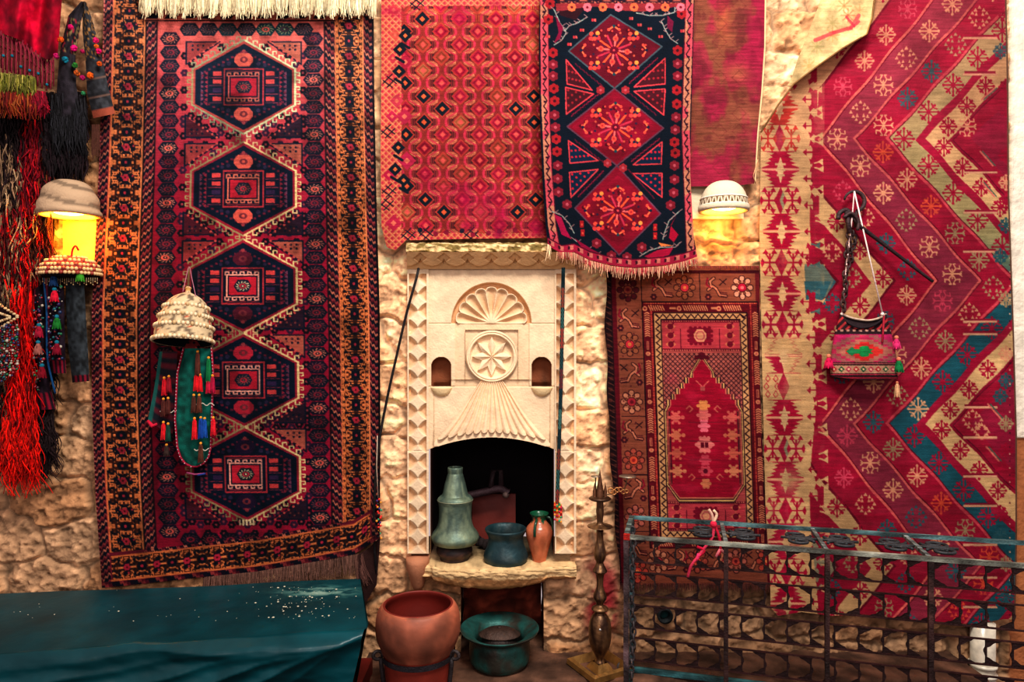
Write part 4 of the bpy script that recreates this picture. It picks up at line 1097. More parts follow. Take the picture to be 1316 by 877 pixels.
def fireplace():
    root=empty('carved_fireplace',W(632,712,-.03));tag(root,'cream carved stone fireplace with scalloped shell, star roundel and arched niche','fireplace')
    def panel(x,y):
        h=0*x
        for yy,xa,xb in((416,550,585),(416,680,714),(497,550,714)):
            h=h-.003*((np.abs(y-yy)<.9)&(x>xa)&(x<xb))
        # rectangular field behind roundel
        h=h-.005*(sstep(584,586,x)*sstep(681,679,x)*sstep(415,417,y)*sstep(498,496,y))
        h=h-.0025*(np.abs(x-557)<.8)*(y>497)-.0025*(np.abs(x-707)<.8)*(y>497)
        # shell
        cx,cy=631.5,416.;dx=x-cx;dy=cy-y;r=np.hypot(dx,dy*.98);a=np.arctan2(dy,dx)
        ins=(dy>0)&(r<52); k=9.;u=(a/PI*k)%1-.5
        edge=41.5+5.0*np.sqrt(np.clip(1-(u/.5)**2,0,1))
        rec=-.026*sstep(52,50,r)*(dy>0)
        fl=(r<edge)&(dy>0); scoop=-.020*np.cos(u*PI)**.8*sstep(3,22,r)*(1-.2*sstep(30,46,r))
        hh=np.where(fl,.001+scoop*sstep(edge-0.0,edge-5,r)+.003*(sstep(edge-5,edge-1.5,r)),rec)
        h=np.where(ins,hh,h)
        # side niches
        for nx in(567.,696.):
            ins=(np.abs(x-nx)<13)&(y<497)&(y>472-13+0)&((y>472)|(np.hypot(x-nx,(y-472))<13))
            ins&=(y>459)
            h=np.where(ins,-.055,h)
        return h
    def pk(x,y): return (y<archy(x))&(y<580)
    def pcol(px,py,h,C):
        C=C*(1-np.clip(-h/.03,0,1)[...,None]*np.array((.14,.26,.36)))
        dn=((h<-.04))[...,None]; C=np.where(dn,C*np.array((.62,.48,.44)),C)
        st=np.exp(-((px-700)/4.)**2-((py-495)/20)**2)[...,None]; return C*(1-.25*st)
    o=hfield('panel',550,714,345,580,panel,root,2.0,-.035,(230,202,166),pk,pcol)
    # roundel
    def med(x,y):
        dx,dy=x-632,y-458.5;r=np.hypot(dx,dy);a=np.arctan2(dy,dx)
        ph=np.abs(((a/(PI/4))+.5)%1-.5)*(PI/4)   # 0 on axis .. pi/8
        q=ph/(PI/8); rad=25.5*(1-.56*q)
        # diamond-petal star
        tt=np.clip(r/rad,0,1); er=10.8
        inside=(r<25.5/(math.cos(0)+2.1*np.tan(ph)*1.0)*1.0)|(r<er)
        star=.013*(1-np.clip(q*1.0,0,1))*(1-.25*r/25)+.001
        h=np.where(inside,star,-.009)
        h=np.where((r<9.6)&(~inside),.002,h)
        ring=sstep(27,28.5,r)*sstep(34,32,r)*.014 - .003*(np.abs(r-30.6)<.8)
        return np.where(r>26.5,np.maximum(ring,-.009),h)+.006
    def mk(x,y): return np.hypot(x-632,y-458.5)<33.8
    o=hfield('star_roundel',598,666,424,493,med,root,2.6,-.035,(234,206,170),mk);
    # flared hood
    hoods=lambda y: 14+57*np.clip((y-489)/76.,0,1.1)**1.02*(1+.10*np.sin(np.clip((y-489)/76,0,1)*PI)*-1)
    def hood(x,y):
        w=hoods(y); s=(x-632)/w; t=np.clip((y-489)/76.,0,1.15)
        bul=(.008+.045*t)*np.clip(1-np.abs(s)**2.2*.55,0,1)
        yb=553+10*s*s; n=13
        ph=np.abs(((s+1)/2*n)%1-.5)*2
        rib=.011*(1-ph**1.5)-.004
        sc=yb+5.5*np.sqrt(np.clip(1-ph**2,0,1))-1.5
        ribm=(y<sc); h=np.where(ribm,bul+rib,bul-.010+.008*sstep(sc,sc+7,y)*0)
        return h
    def hk(x,y):
        w=hoods(y); return (np.abs(x-632)<w)&(y<archy(x)+ .5)&(y>489)
    o=hfield('hood',558,707,488,574,hood,root,2.6,-.036,(230,200,164),hk)
    # arch underside strip
    xa=np.linspace(553,712,90);ya=archy(xa); hx=np.maximum(hood(xa,ya-.5)*(np.abs(xa-632)<hoods(ya)),.0)
    P=np.array([[W(x,y,-.036-h),W(x,y,.0)] for x,y,h in zip(xa,ya,hx)])
    mb=MB();mb.grid(P,(196,160,116));mb.build('arch_soffit',M_carve(),root)
    # niche cavity
    mb=MB();prof=[(553,714)]+[(x,archy(x)) for x in np.linspace(553,712,40)]+[(712,714)]
    dz=[-.03,.0,.1,.2,.36];G=[]
    for yy in dz:
        G.append([((x-CX0)*(D-.03)/F,yy,CZ-(y-CY0)*(D-.03)/F) for x,y in prof])
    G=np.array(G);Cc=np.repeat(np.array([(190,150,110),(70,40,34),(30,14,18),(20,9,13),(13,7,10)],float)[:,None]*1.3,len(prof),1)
    mb.grid(G,Cc);c=G[-1].mean(0);n=len(prof);b=G[-1]
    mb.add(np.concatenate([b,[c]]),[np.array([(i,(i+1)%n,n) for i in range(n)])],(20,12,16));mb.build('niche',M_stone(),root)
    # pilasters
    for nm,x0,x1 in(('pilaster',523.5,551),('pilaster',713,740.5)):
        cx=(x0+x1)/2-.3
        def pil(x,y,cx=cx):
            a=(x-cx)/11.2; b=((y-346)/21.5+.5)%1*2-1
            q=np.sqrt(np.abs(a))*1+np.sqrt(np.abs(b))*1
            lens=(np.abs(a)<1)
            v=np.abs(a)**.75+np.abs(b)**.75
            cut=np.clip((v-.98)/.5,0,1)
            g=-.021*cut*lens*(y>352)
            g=g-.002*((np.abs(y-580)<.8))
            return g
        hfield(nm,x0,x1,345,712,pil,root,2.2,-.045,(228,202,168))
        # corbel foot
    for cx in(537,):
        mb=MB();c=W(cx,724,-.03)
        mb.lathe([(0,-.115),(.016,-.112),(.028,-.09),(.036,-.05),(.048,-.02),(.05,.01),(.05,.03),(0,.032)],c,(184,126,94),20,1,1.5);mb.build('corbel',M_carve(),root)
    # frieze and mossy slab
    def fri(x,y):
        t=(y-325)/20.; b=((x-540)/30.5)%1*2-1
        arc=.5+.38*np.sqrt(np.clip(1-b*b,0,1)); base_=.055*(1-t)**1.0+.008
        bt=np.abs(((x-555.2)/30.5)%1*2-1)
        h=base_+.016*(t<.30+.55*np.sqrt(np.clip(1-b*b,0,1)))-.012*((np.abs(t-.35)+bt*.6)<.34)
        return h
    hfield('frieze',523,739,324,346,fri,root,2.2,-.045,(214,172,124))
    rs=np.random.RandomState(2);n=160
    x=np.linspace(521,735,n);ring=[(.02,.0),(-.085,.002),(-.104,-.01),(-.106,-.038),(-.09,-.046),(.02,-.046)]
    P=[];C=[]
    xs_=[];ring2=[]
    for i in range(len(ring)-1):
        for k in range(6): ring2.append((ring[i][0]+(ring[i+1][0]-ring[i][0])*k/6,ring[i][1]+(ring[i+1][1]-ring[i][1])*k/6))
    for xx in x:
        w0=W(xx,311,-.12);row=[];cr=[]
        for j,(a,b) in enumerate(ring2):
            nz=fbm(np.array(xx/5.),np.array(j*.6),4)-.5
            row.append((w0[0],a+nz*.012,w0[2]+b+nz*.012)); m=float(fbm(np.array(xx/9.),np.array(j*.5+9),14)); m2=float(fbm(np.array(xx/2.5),np.array(j*1.1),15))
            c=np.array((216,186,136.))*(1-sstep(.40,.6,m))+np.array((112,94,52.))*sstep(.40,.6,m); c=c*(.7+.6*m2); cr.append(c)
        P.append(row);C.append(cr)
    mb=MB();mb.grid(np.array(P),np.clip(np.array(C),0,255));mb.build('cornice_slab',M_stone(),root)
    tag([c for c in root.children if c.name.startswith('cornice_slab')][0],'mossy weathered top slab')
    # semicircular sills of the little niches
    for cx in(567.5,696.5):
        mb=MB();c=W(cx,497.5,-.034)
        mb.lathe([(0,-.042),(.016,-.040),(.034,-.028),(.046,-.006),(.047,0),(0,.0)],c,(236,208,160),24,1.,.55,a0=PI,a1=2*PI)
        mb.build('sill',M_carve(),root)
    # hearth shelf : thick slab with bulging underside
    mb=MB();n=120;xs=np.linspace(529,741,n);P=[];C=[]
    for xx in xs:
        t=(xx-529)/212.; bul=np.clip((t-.12)/.7,0,1); bu=math.sin(bul*PI)**.6 if 0<bul<1 else 0
        fy=-.085-.045*bu+ (.01 if t<.12 else 0)
        dr=.055+.055*bu
        pr=[(.36,.66),(.1,.66),(fy+.01,.662),(fy,.655),(fy-.003,.64),(fy+.004,.625),(fy+.03*bu+.0,.66-dr*.75),(fy+.07*bu+.02,.66-dr),(.0,.66-dr-.004),(.03,.66-dr-.01)]
        X0=(xx-CX0)*(D-.09)/F
        row=[];cr=[]
        pr2=[]
        for i in range(len(pr)-1):
            for k in range(4): pr2.append((pr[i][0]+(pr[i+1][0]-pr[i][0])*k/4,pr[i][1]+(pr[i+1][1]-pr[i][1])*k/4))
        for j,(a,b) in enumerate(pr2):
            nz=float(fbm(np.array(xx/7.),np.array(j*.7),24))-.5
            row.append((X0,a+nz*.014,b+nz*.010 if a<.0 else b)); cc=np.array((214,182,134.))*(1+.5*nz)
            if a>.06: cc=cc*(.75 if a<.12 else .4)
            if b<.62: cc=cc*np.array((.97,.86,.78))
            cr.append(cc)
        P.append(row);C.append(cr)
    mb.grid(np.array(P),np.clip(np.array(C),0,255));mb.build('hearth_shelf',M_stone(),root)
    # lower opening cavity
    mb=MB();z1=W(0,748,0)[2];x0,x1=W(590,0,0)[0],W(699,0,0)[0]
    G=[]
    pts=[]
    for a,b in(((x0,.26),(x0,z1)),((x0,z1),(x1,z1)),((x1,z1),(x1,.26))):
        for k in range(12): pts.append((a[0]+(b[0]-a[0])*k/12,a[1]+(b[1]-a[1])*k/12))
    pts.append((x1,.26))
    for yy in np.linspace(-.012,.3,12): G.append([(x+.02*(float(fbm(np.array(yy*12),np.array(i*.5),3))-.5),yy,z) for i,(x,z) in enumerate(pts)])
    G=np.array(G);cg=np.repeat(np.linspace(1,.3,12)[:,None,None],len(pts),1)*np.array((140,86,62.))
    mb.grid(G,cg);
    bx=np.linspace(x0,x1,30);bz=np.linspace(.26,z1,34);BX,BZ=np.meshgrid(bx,bz);nn=fbm(BX*22,BZ*22,9)
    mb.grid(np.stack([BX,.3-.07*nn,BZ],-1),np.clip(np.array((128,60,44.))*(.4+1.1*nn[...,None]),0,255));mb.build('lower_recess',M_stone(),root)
# ================= OBJECTS =================
def Wz(px,Y,z):
    return ((px-CX0)*(D+Y)/F,Y,z)
def zat(py,Y): return CZ-(py-CY0)*(D+Y)/F
def prof_px(pts,Y,z0=None):
    """[(radius px, py)] -> lathe profile in metres, z absolute"""
    k=(D+Y)/F; return [(r*k,zat(y,Y)) for r,y in pts]
def spl(pts,n=6):
    """smooth (catmull) resample of profile or path"""
    P=np.asarray(pts,float);P=np.vstack([2*P[0]-P[1],P,2*P[-1]-P[-2]]);out=[]
    for i in range(1,len(P)-2):
        for t in np.linspace(0,1,n,endpoint=False):
            a,b,c,d=P[i-1:i+3]; out.append(.5*((2*b)+(c-a)*t+(2*a-5*b+4*c-d)*t*t+(3*b-a-3*c+d)*t**3))
    out.append(P[-2]); return np.array(out)
def patina(base,alt,seed,amt=.9,f=(6,9)):
    base=np.array(base,float);alt=np.array(alt,float)
    def fn(i,j):
        a=j*2*PI; n=float(fbm(np.array(3+math.cos(a)*f[0]*.5+i*2),np.array(3+math.sin(a)*f[0]*.5+i*f[1]),seed)); t=min(1,max(0,(n-.4)*4))*amt
        return base*(1-t)+alt*t
    return fn
def lathe_thing(name,px,Y,pts,col,m,n=40,smooth=4,parent=None,thick=True):
    p=prof_px(pts,Y); p=spl(p,smooth); p[:,0]=np.maximum(p[:,0],0)
    mb=MB(); mb.lathe(p,((px-CX0)*(D+Y)/F,Y,0),col,n); return mb.build(name,m,parent)
def hearth_items():
    # tall tin vessel upon a blackened pot
    Y=.04
    zs=.66
    k=(D+Y)/F
    def L(px,Y,z0,pts,col,name,m,parent=None,n=40,sm=4):
        k=(D+Y)/F;p=spl([(r*k,z0+h*k) for r,h in pts],sm);p[:,0]=np.maximum(p[:,0],0)
        mb=MB();mb.lathe(p,((px-CX0)*k,Y,0),col,n);return mb.build(name,m,parent)
    o=L(584,.02,zs,[(0,0),(17,0),(19,4),(23,10),(22,16),(18,20),(16,20),(15,12),(0,11)],patina((70,48,42),(30,24,26),3),'blackened_pot',M_clay())
    tag(o,'low dark round pot beneath the tall pale green metal jug','pot')
    o=L(585,.02,zs+20.8*k,[(0,0),(24,0),(29,3),(31,8),(29,13),(24.5,19),(22,26),(21,34),(21,43),(21.5,50),(22.6,54),(22.6,57),(20,60),(16.5,63),(13.5,76),(10,88),(9.5,90),(9.8,96),(8.6,97),(8.3,92)],patina((124,140,116),(72,92,84),5,.8),'metal_jug',M_tin())
    tag(o,'tall pale green metal jug with tapering neck standing left in the fireplace niche','jug')
    mb=MB();kk=(D+.02)/F;c=((585-CX0)*kk,.02,0)
    for hh,rr in((76.5,22.6),):
        a=np.linspace(0,2*PI,40);mb.tube([(c[0]+rr*kk*math.cos(t),.02+rr*kk*math.sin(t),zs+hh*kk) for t in a],.0022,(150,156,128),6,cap=False)
    mb.build('rim_band',M_tin(),o)
    # blue grey bowl
    o=L(650,-.005,zs,[(0,0),(24,0),(27.5,2.5),(28.5,7),(27,13),(24,20),(22.5,27),(22.5,32),(25,37),(26.5,40),(26.5,42),(25,42.5),(22,39),(20.5,32),(21,26),(24,14),(22,5),(0,4)],patina((34,62,68),(66,80,80),8,.7),'metal_cauldron',M_tin(),n=48)
    tag(o,'dark blue-grey flared metal cauldron between the jug and the glazed vase','cauldron')
    # vase
    def vc(i,j):
        if i>.93 : return np.array((120,50,40))
        drip=.60+.07*math.sin(j*2*PI*3+1)+.05*math.sin(j*2*PI*7)
        if i<drip: 
            n=float(fbm(np.array(j*9.),np.array(i*6.),5)); return np.array((206,118,82.))*(.72+.5*n) if n<.58 else np.array((150,70,48.))
        return np.array((26,84,58.))
    o=L(693,.0,zs,[(0,0),(8,0),(9,2),(12,14),(16,28),(17.5,37),(16,43),(12,48),(9.5,51),(9,54),(10.5,58),(12,60),(12,61.5),(10,60.5),(7.5,55),(7,51)],vc,'glazed_vase',M_glaze(),n=40)
    tag(o,'small terracotta vase with dripping green glazed neck on the hearth shelf','vase')
    mb=MB();k=D/F;cx=(693-CX0)*k
    mb.tube(spl([(cx-.012,-.034,zs+55*k),(cx-.018,-.056,zs+52*k),(cx-.022,-.064,zs+44*k),(cx-.022,-.060,zs+36*k)],5),.006,(30,70,52),8);mb.build('handle',M_glaze(),o)
    mb=MB();mb.tube(spl([(cx+.03,-.005,zs+57*k),(cx+.048,-.01,zs+55*k),(cx+.058,-.01,zs+46*k),(cx+.054,-.01,zs+38*k)],5),.005,(30,70,52),8);mb.build('handle',M_glaze(),o)
    # brown box, sloping pipe behind
    mb=MB();mb.box((-.1,-.02,0),(.105,.02,.235),(112,38,28));o=mb.build('wooden_board',M_clay(),smooth=False);o.location=Wz(634,.23,zs+.0);o.rotation_euler=(-.12,0,0)
    tag(o,'reddish brown board leaning at the back of the fireplace niche','board')
    mb=MB();mb.tube(spl([(-.12,0,.03),(0,0,.055),(.07,0,.07),(.11,0,.05)],6),[.018]*18+[.024],(64,44,50),12);mb.ell((.1,-.012,.045),.016,(110,90,84))
    mb.tube([(.03,0,.07),(.04,.02,.15),(.075,.02,.15),(.08,0,.06)],.014,(46,30,34),8)
    o=mb.build('old_teapot_spout',M_iron());o.name='metal_spout_pipe';o.location=Wz(622,.15,zs+.21);tag(o,'dark bent metal spout resting on the brown board inside the niche','pipe')
    mb=MB();rs=np.random.RandomState(4)
    for k in range(26):
        mb.ell((rs.rand()*.3-.15,rs.rand()*.08,rs.rand()*.035),(.012+.012*rs.rand(),.012,.010+.01*rs.rand()),(46,38,38) if k%2 else (26,22,26))
    o=mb.build('charcoal_rubble',M_stone());o.location=Wz(615,.15,zs+.004);tag(o,'dark charcoal lumps scattered at the back of the niche','rubble',kind='stuff')
def big_pots():
    Y=-.425;k=(D+Y)/F;cx=(537.5-CX0)*k
    z0=zat(778,Y)
    def H(r,y): return (r*k,zat(y,Y))
    body=spl([H(44.5,776),H(48.5,779),H(52.5,788),H(54,801),H(53,815),H(48,828),H(44.5,838),H(43,850),H(40,880),H(33,925),H(27,955),(0,zat(955,Y))],5)
    inner=spl([(44.5*k,zat(776,Y)),(42.5*k,zat(775.5,Y)),(41.8*k,zat(779,Y)),(46*k,zat(795,Y)),(42*k,zat(830,Y)),(34*k,zat(860,Y)),(0,zat(870,Y))],5)
    mb=MB();
    def pc(i,j): 
        b=np.array((172,98,72.)); n=float(fbm(np.array(3+math.cos(j*6.28)*3),np.array(3+math.sin(j*6.28)*3+i*6),6)); c=b*(.55+.85*n); c=c*(1-.25*min(1,i*3))
        if i>.5: c=np.array((120,44,32.))*(.8+.4*n)
        return c
    mb.lathe(body,(cx,Y,0),pc,56); mb.lathe(inner,(cx,Y,0),(112,34,26),56)
    o=mb.build('terracotta_pot',M_clay());tag(o,'large round-shouldered terracotta pot held in an iron stand before the hearth','pot')
    # stand
    e=empty('plant_stand',(cx,Y,.0));tag(e,'black iron ring stand with curled ends holding the terracotta pot','stand')
    mb=MB();zr=zat(838,Y);rr=46.5*k;P=[]
    for t in np.linspace(0,2*PI,49): P.append([(cx+rr*math.cos(t),Y+rr*math.sin(t),zr-.011),(cx+(rr+.003)*math.cos(t),Y+(rr+.003)*math.sin(t),zr+.011)])
    mb.grid(np.array(P),(46,44,50)); mb.build('ring',M_iron(),e)
    for a in(-.35,PI+.35,PI/2):
        dx,dy=math.cos(a),math.sin(a)
        if a!=PI/2: dy=-abs(dy)
        mb=MB();sp=[(cx+dx*(rr+.004),Y+dy*(rr+.004),zr)]
        for t in np.linspace(0,1.6*PI,16):
            q=.024*(1-.35*t/5); sp.append((cx+dx*(rr+.012+q*math.sin(t)*.9),Y+dy*(rr+.012+q*math.sin(t)*.9),zr+.006+q*(1-math.cos(t))*.8-.01))
        mb.tube(sp,.0065,(60,52,52),8)
        mb.tube(spl([(cx+dx*(rr+.004),Y+dy*(rr+.004),zr),(cx+dx*(rr-.01),Y+dy*(rr-.01),zr-.2),(cx+dx*(rr+.03),Y+dy*(rr+.03),.004)],8),.008,(50,44,46),8);mb.build('leg',M_iron(),e)
    # wide copper pan
    Y=-.125;k=(D+Y)/F;cx=(642-CX0)*k;z0=.272
    pts=[(0,0),(30,0),(37,4),(39.5,12),(39.5,30),(38,38),(40,42),(49,47),(51.5,50),(51,51.5),(47,49.5),(37,44.5),(33,40),(31,32),(33,12),(28,6),(0,5)]
    p=spl([(r*k*.98,z0+h*k*.9) for r,h in pts],4)
    mb=MB();mb.lathe(p,(cx,Y,0),patina((64,62,54),(44,98,92),12,1.0),56);o=mb.build('copper_basin',M_tin())
    tag(o,'wide-rimmed copper basin with green patina in the opening under the fireplace','basin')
    mb=MB();mb.lathe(spl([(0,.03),(.03,.028),(.052,.012),(.055,0),(0,-.0)],5),(cx+.0,Y-.0,z0+.118),(70,52,44),24,rx=1.5,ry=1);mb.tube([(cx,Y,z0+.143),(cx,Y,z0+.155)],.008,(60,44,38),8)
    mb.lathe([(0,-.12),(.07,-.12),(.075,-.02),(.055,0.0)],(cx,Y,z0+.118),(40,30,28),24)
    o=mb.build('metal_pot_lid',M_iron());tag(o,'dark domed metal pot lid lying inside the copper basin','lid')  # domed pot lid with a knob, laid in the basin
def candlestick():
    Y=-.165;k=(D+Y)/F;cx=(771-CX0)*k;e=empty('brass_candelabra',(cx,Y,.27));tag(e,'tall brass candelabra with turned stem and stepped square base, right of fireplace','candelabra')
    bz=zat(877,Y); 
    def H(r,y): return (max(r,0)*k,zat(y,Y))
    C=patina((136,104,72),(70,50,42),4,.9,(9,30))
    seg=[H(0,640),H(4,641),H(4.5,652),H(5,658),H(4,668),H(5,674),H(15,676),H(15.5,677.5),H(6,680),H(4.5,684),H(4.5,694),H(6,701),H(8,712),H(6.5,719),H(4.5,724),H(8.5,732),H(9,735),H(5.5,738),H(4.2,748),H(4.8,756),H(8.2,765),H(8.2,770),H(4.2,777),H(10,781),H(10.5,784),H(6,787),H(11,793),H(14,803),H(14.5,818),H(12.5,830),H(7,841),H(5,847),H(7,852),H(0,853)]
    mb=MB();mb.lathe(spl(seg,3),(cx,Y,0),C,32);mb.build('stem',M_brass(),e)
    mb=MB();mb.lathe([H(0,638),H(12,639),H(14.5,641),H(12,643),H(0,646)],(cx,Y,0),(84,62,48),28);mb.build('drip_pan',M_brass(),e)
    mb=MB();mb.lathe([H(5,640),H(4.5,630),H(2.5,618),H(0,602)],(cx,Y,0),(120,84,62),8);
    for s in(-1,1): mb.lathe([H(2.2,640),H(2.4,632),H(0,620)],(cx+s*.022,Y,0),(120,84,62),8)
    mb.build('pricket',M_brass(),e)
    for s,px,rr in((-1,765,6),(1,806,11)):
        mb=MB();x=(px-CX0)*k-(.0);zz=zat(612,Y)
        mb.tube(spl([(cx,Y,zat(638,Y)),(cx+(x-cx)*.8,Y-.01*s,zat(630,Y)),(x,Y-.01,zz-.004)],5),.0025,(110,90,66),6)
        mb.lathe([(0,-.001),(rr*k,-.001),(rr*k,.002),(0,.002)],(x,Y-.01,zz),(150,140,124),20);mb.build('branch',M_brass(),e)
    mb=MB()
    for t in np.linspace(0,1,6):
        x=(784+t*20-CX0)*k; z=zat(631+math.sin(t*9)*2,Y-.02); a=np.linspace(0,2*PI,14);q=.0105-.003*t
        mb.tube([(x+q*math.cos(u),Y-.02,z+q*math.sin(u)) for u in a],.0032,(176,122,76),6,cap=False)
    mb.build('openwork_crest',M_brass(),e)
    # square stepped base
    mb=MB();rings=[(.022,zat(851,Y)),(.028,zat(853,Y)),(.036,zat(857,Y)),(.05,zat(864,Y)),(.055,zat(866,Y)),(.085,.300),(.097,.293),(.099,.272)]
    P=np.array([[(sx*r,sy*r,z) for sx,sy in((-1,-1),(1,-1),(1,1),(-1,1))] for r,z in rings]);an=.5
    R=np.array([[math.cos(an),-math.sin(an)],[math.sin(an),math.cos(an)]]);P[...,:2]=P[...,:2]@R.T;P=P+np.array((cx,Y,0))
    mb.grid(P,(168,130,76),closeu=True);mb.build('base',M_brass(),e,smooth=False)
    mb=MB();mb.lathe([(0,.001),(.005,.001),(.005,-.001)],(cx-.005,Y-.0445,zat(804,Y)),(200,200,196),10,tilt=PI/2);mb.build('rivet',M_brass(),e)
def torus_link(mb,c,r,t,ax,C):
    a=np.linspace(0,2*PI,15);c=np.array(c)
    if ax==0: P=[c+np.array((math.cos(u)*r*.62,0,math.sin(u)*r)) for u in a]
    else: P=[c+np.array((0,math.cos(u)*r*.62,math.sin(u)*r)) for u in a]
    mb.tube(P,t,C,6,cap=False)
def railing():
    O=np.array((.420,-.457,0));e1=np.array((.9686,-.2487,0));e2=np.array((.2487,.9686,0))*.275
    zt=.90;root=empty('iron_railing',tuple(O));tag(root,'rusty iron box-frame railing with leaf-cutout panels and blue-grey top rails','railing')
    up=np.array((0,0,1.));Lr=1.62
    def barr(name,a,b,w,h,c,m=None): 
        mb=MB();n=24;P=[a+(b-a)*i/n for i in range(n+1)]
        t=(b-a)/np.linalg.norm(b-a);u=np.cross(t,up) if abs(t[2])<.9 else e1;u=u/np.linalg.norm(u);v=np.cross(u,t)
        rs=np.random.RandomState(int(abs(a[0]*991+b[2]*77))%999)
        V=[];C=[]
        for p in P:
            nz=rs.rand()
            for sx,sy in((-1,-1),(1,-1),(1,1),(-1,1)):
                V.append(p+sx*u*w/2+sy*v*h/2+rs.randn(3)*.0004);C.append(np.clip(np.array(c)*(.5+.9*nz*rs.rand()+.3*nz),0,255))
        mb.grid(np.array(V).reshape(n+1,4,3),np.array(C).reshape(n+1,4,3),closeu=True)
        return mb.build(name,m or M_iron(),root,smooth=False)
    tc=(92,116,118)
    Zt=up*zt
    barr('top_rail',O+Zt,O+Zt+e1*Lr,.017,.014,(112,116,106));barr('top_rail',O+e2+Zt,O+e2+Zt+e1*Lr,.016,.014,(74,104,106));barr('top_rail',O+Zt,O+Zt+e2,.018,.016,(80,96,94))
    mb=MB();mb.bar(O+Zt+up*.0-e1*.009,O+Zt+e1*.014,.021,.019,(170,36,28));mb.build('corner_patch',M_iron(),root,smooth=False)
    dark=(52,32,32)
    barr('post',O,O+Zt,.018,.018,(74,60,62));barr('post',O+e2,O+e2+Zt,.018,.018,(52,74,78));
    for px in(933,1063,1196):
        # solve distance along front rail for pixel column
        # (O.x+s e1x)/(D+O.y+s e1y)=(px-CX0)/F
        q=(px-CX0)/F;s=(q*(D+O[1])-O[0])/(e1[0]-q*e1[1]);p=O+e1*s
        barr('post',p,p+Zt,.015,.015,(62,40,38))
        barr('cross_bar',p+Zt,p+Zt+e2,.014,.012,(110,122,120))
        mb=MB();cc=p+Zt+e2*.5
        for sgn in(-1,1):
            for (s0,s1) in((1,1),(1,-1)):
                pts=[]
                for t in np.linspace(0,1,34):
                    a=t*2.4*2*PI*.62;r=.038*(1-.72*t)
                    ctr=cc+e1*sgn*(.07)+ (e2/.275)*s1*.038
                    pts.append(ctr+e1*sgn*(-r*math.cos(a))*1.25+(e2/.275)*s1*(-r*math.sin(a)))
                mb.tube(pts,.0055,(52,56,60),6)
            mb.tube([cc,cc+e1*sgn*.045,cc+e1*sgn*.13],.005,(60,62,64),6)
        mb.build('scroll',M_iron(),root)
    barr('bottom_rail',O+e2+up*.281,O+e2+up*.281+e1*Lr,.02,.018,(50,96,100));barr('bottom_rail',O+up*.281,O+up*.281+e2,.02,.018,(60,92,94));barr('bottom_rail',O+up*.2,O+up*.2+e1*Lr,.018,.016,(52,50,52))
    # leaf-cutout sheet strips at the back
    heart=[(.025,.30),(.025,.74),(.10,.72),(.30,.86),(.44,.90),(.52,.99),(.78,1.0),(.96,.97),(.975,.72),(.90,.60),(.90,.48),(.975,.36),(.96,.05),(.80,.0),(.54,.02),(.46,.10),(.30,.10),(.12,.28)]
    hp=np.array(heart);cw=.0835;per=.1335
    def ray(poly,c,a):
        d=np.array((math.cos(a),math.sin(a)));best=1
        for i in range(len(poly)):
            p,q=poly[i],poly[(i+1)%len(poly)];e=q-p;M=np.array([[d[0],-e[0]],[d[1],-e[1]]])
            if abs(np.linalg.det(M))<1e-9: continue
            t,u=np.linalg.solve(M,p-c)
            if t>0 and -1e-6<=u<=1+1e-6: best=t;break
        return c+d*best
    c0=np.array((.5,.5));NA=32
    def ringpts(flip):
        h=hp.copy();h=h*np.array((1,1))
        if flip: h[:,1]=1-h[:,1]
        inn=[ray(h,c0,k*2*PI/NA+.01) for k in range(NA)]
        sq=np.array([(0.,0.),(1.,0.),(1.,1.),(0.,1.)]);out=[ray(sq,c0,k*2*PI/NA+.01) for k in range(NA)]
        return np.array(inn),np.array(out)
    fa,fb=ringpts(False),ringpts(True)
    for row in range(-1,4):
        z0=.281+per*row; zc0=z0+.040;zc1=z0+per-.004;mb=MB();rs=np.random.RandomState(row+9)
        if zc1>zt: zc1=zt-.01
        ncell=19
        for ci in range(ncell):
            inn,out=(fa,fb)[rs.randint(2)] ; 
            fr=(row%2==0)
            inn_=inn.copy();out_=out.copy()
            if fr: inn_[:,0]=1-inn_[:,0];out_[:,0]=1-out_[:,0]
            V=[];
            for arr in(inn_,out_):
                for a,b in arr: V.append(O+e2*.98+e1*((ci+a)*cw+.008)+up*(zc0+(zc1-zc0)*b))
            F_=np.array([(i,(i+1)%NA,NA+(i+1)%NA,NA+i) for i in range(NA)])
            mb.add(V,[F_],(46,26,26)); V2=[v+e2*.02/ .275*.3 for v in V]; mb.add(V2,[F_[:,::-1]],(40,22,22))
        for zz in(zc0,zc1+.002):
            a=O+e2*.98+e1*.004+up*zz;mb.bar(a,a+e1*(ncell*cw),.006,.006,(60,32,30))
        mb.build('cutout_strip',M_iron(),root,smooth=False)
    # small chain hanging inside the end frame
    c=empty('iron_chain',tuple(O+e2*.5+up*.8));tag(c,'iron chain hanging down inside the left end of the railing','chain')
    for k in range(24):
        mb=MB();p=O+e2*.5+up*(.885-k*.0245)+e1*(.012+.004*math.sin(k*.5));torus_link(mb,p,.016,.0042,k%2,(72,66,68));mb.build('link',M_iron(),c)
    # knotted ribbons tied on the rail
    q=(917-CX0)/F;s=(q*(D+O[1])-O[0])/(e1[0]-q*e1[1]);p=O+e1*s+Zt+e2*.45
    def pp(px,py): 
        Yv=p[1]-.03; return W(px,py,Yv)
    mb=MB()
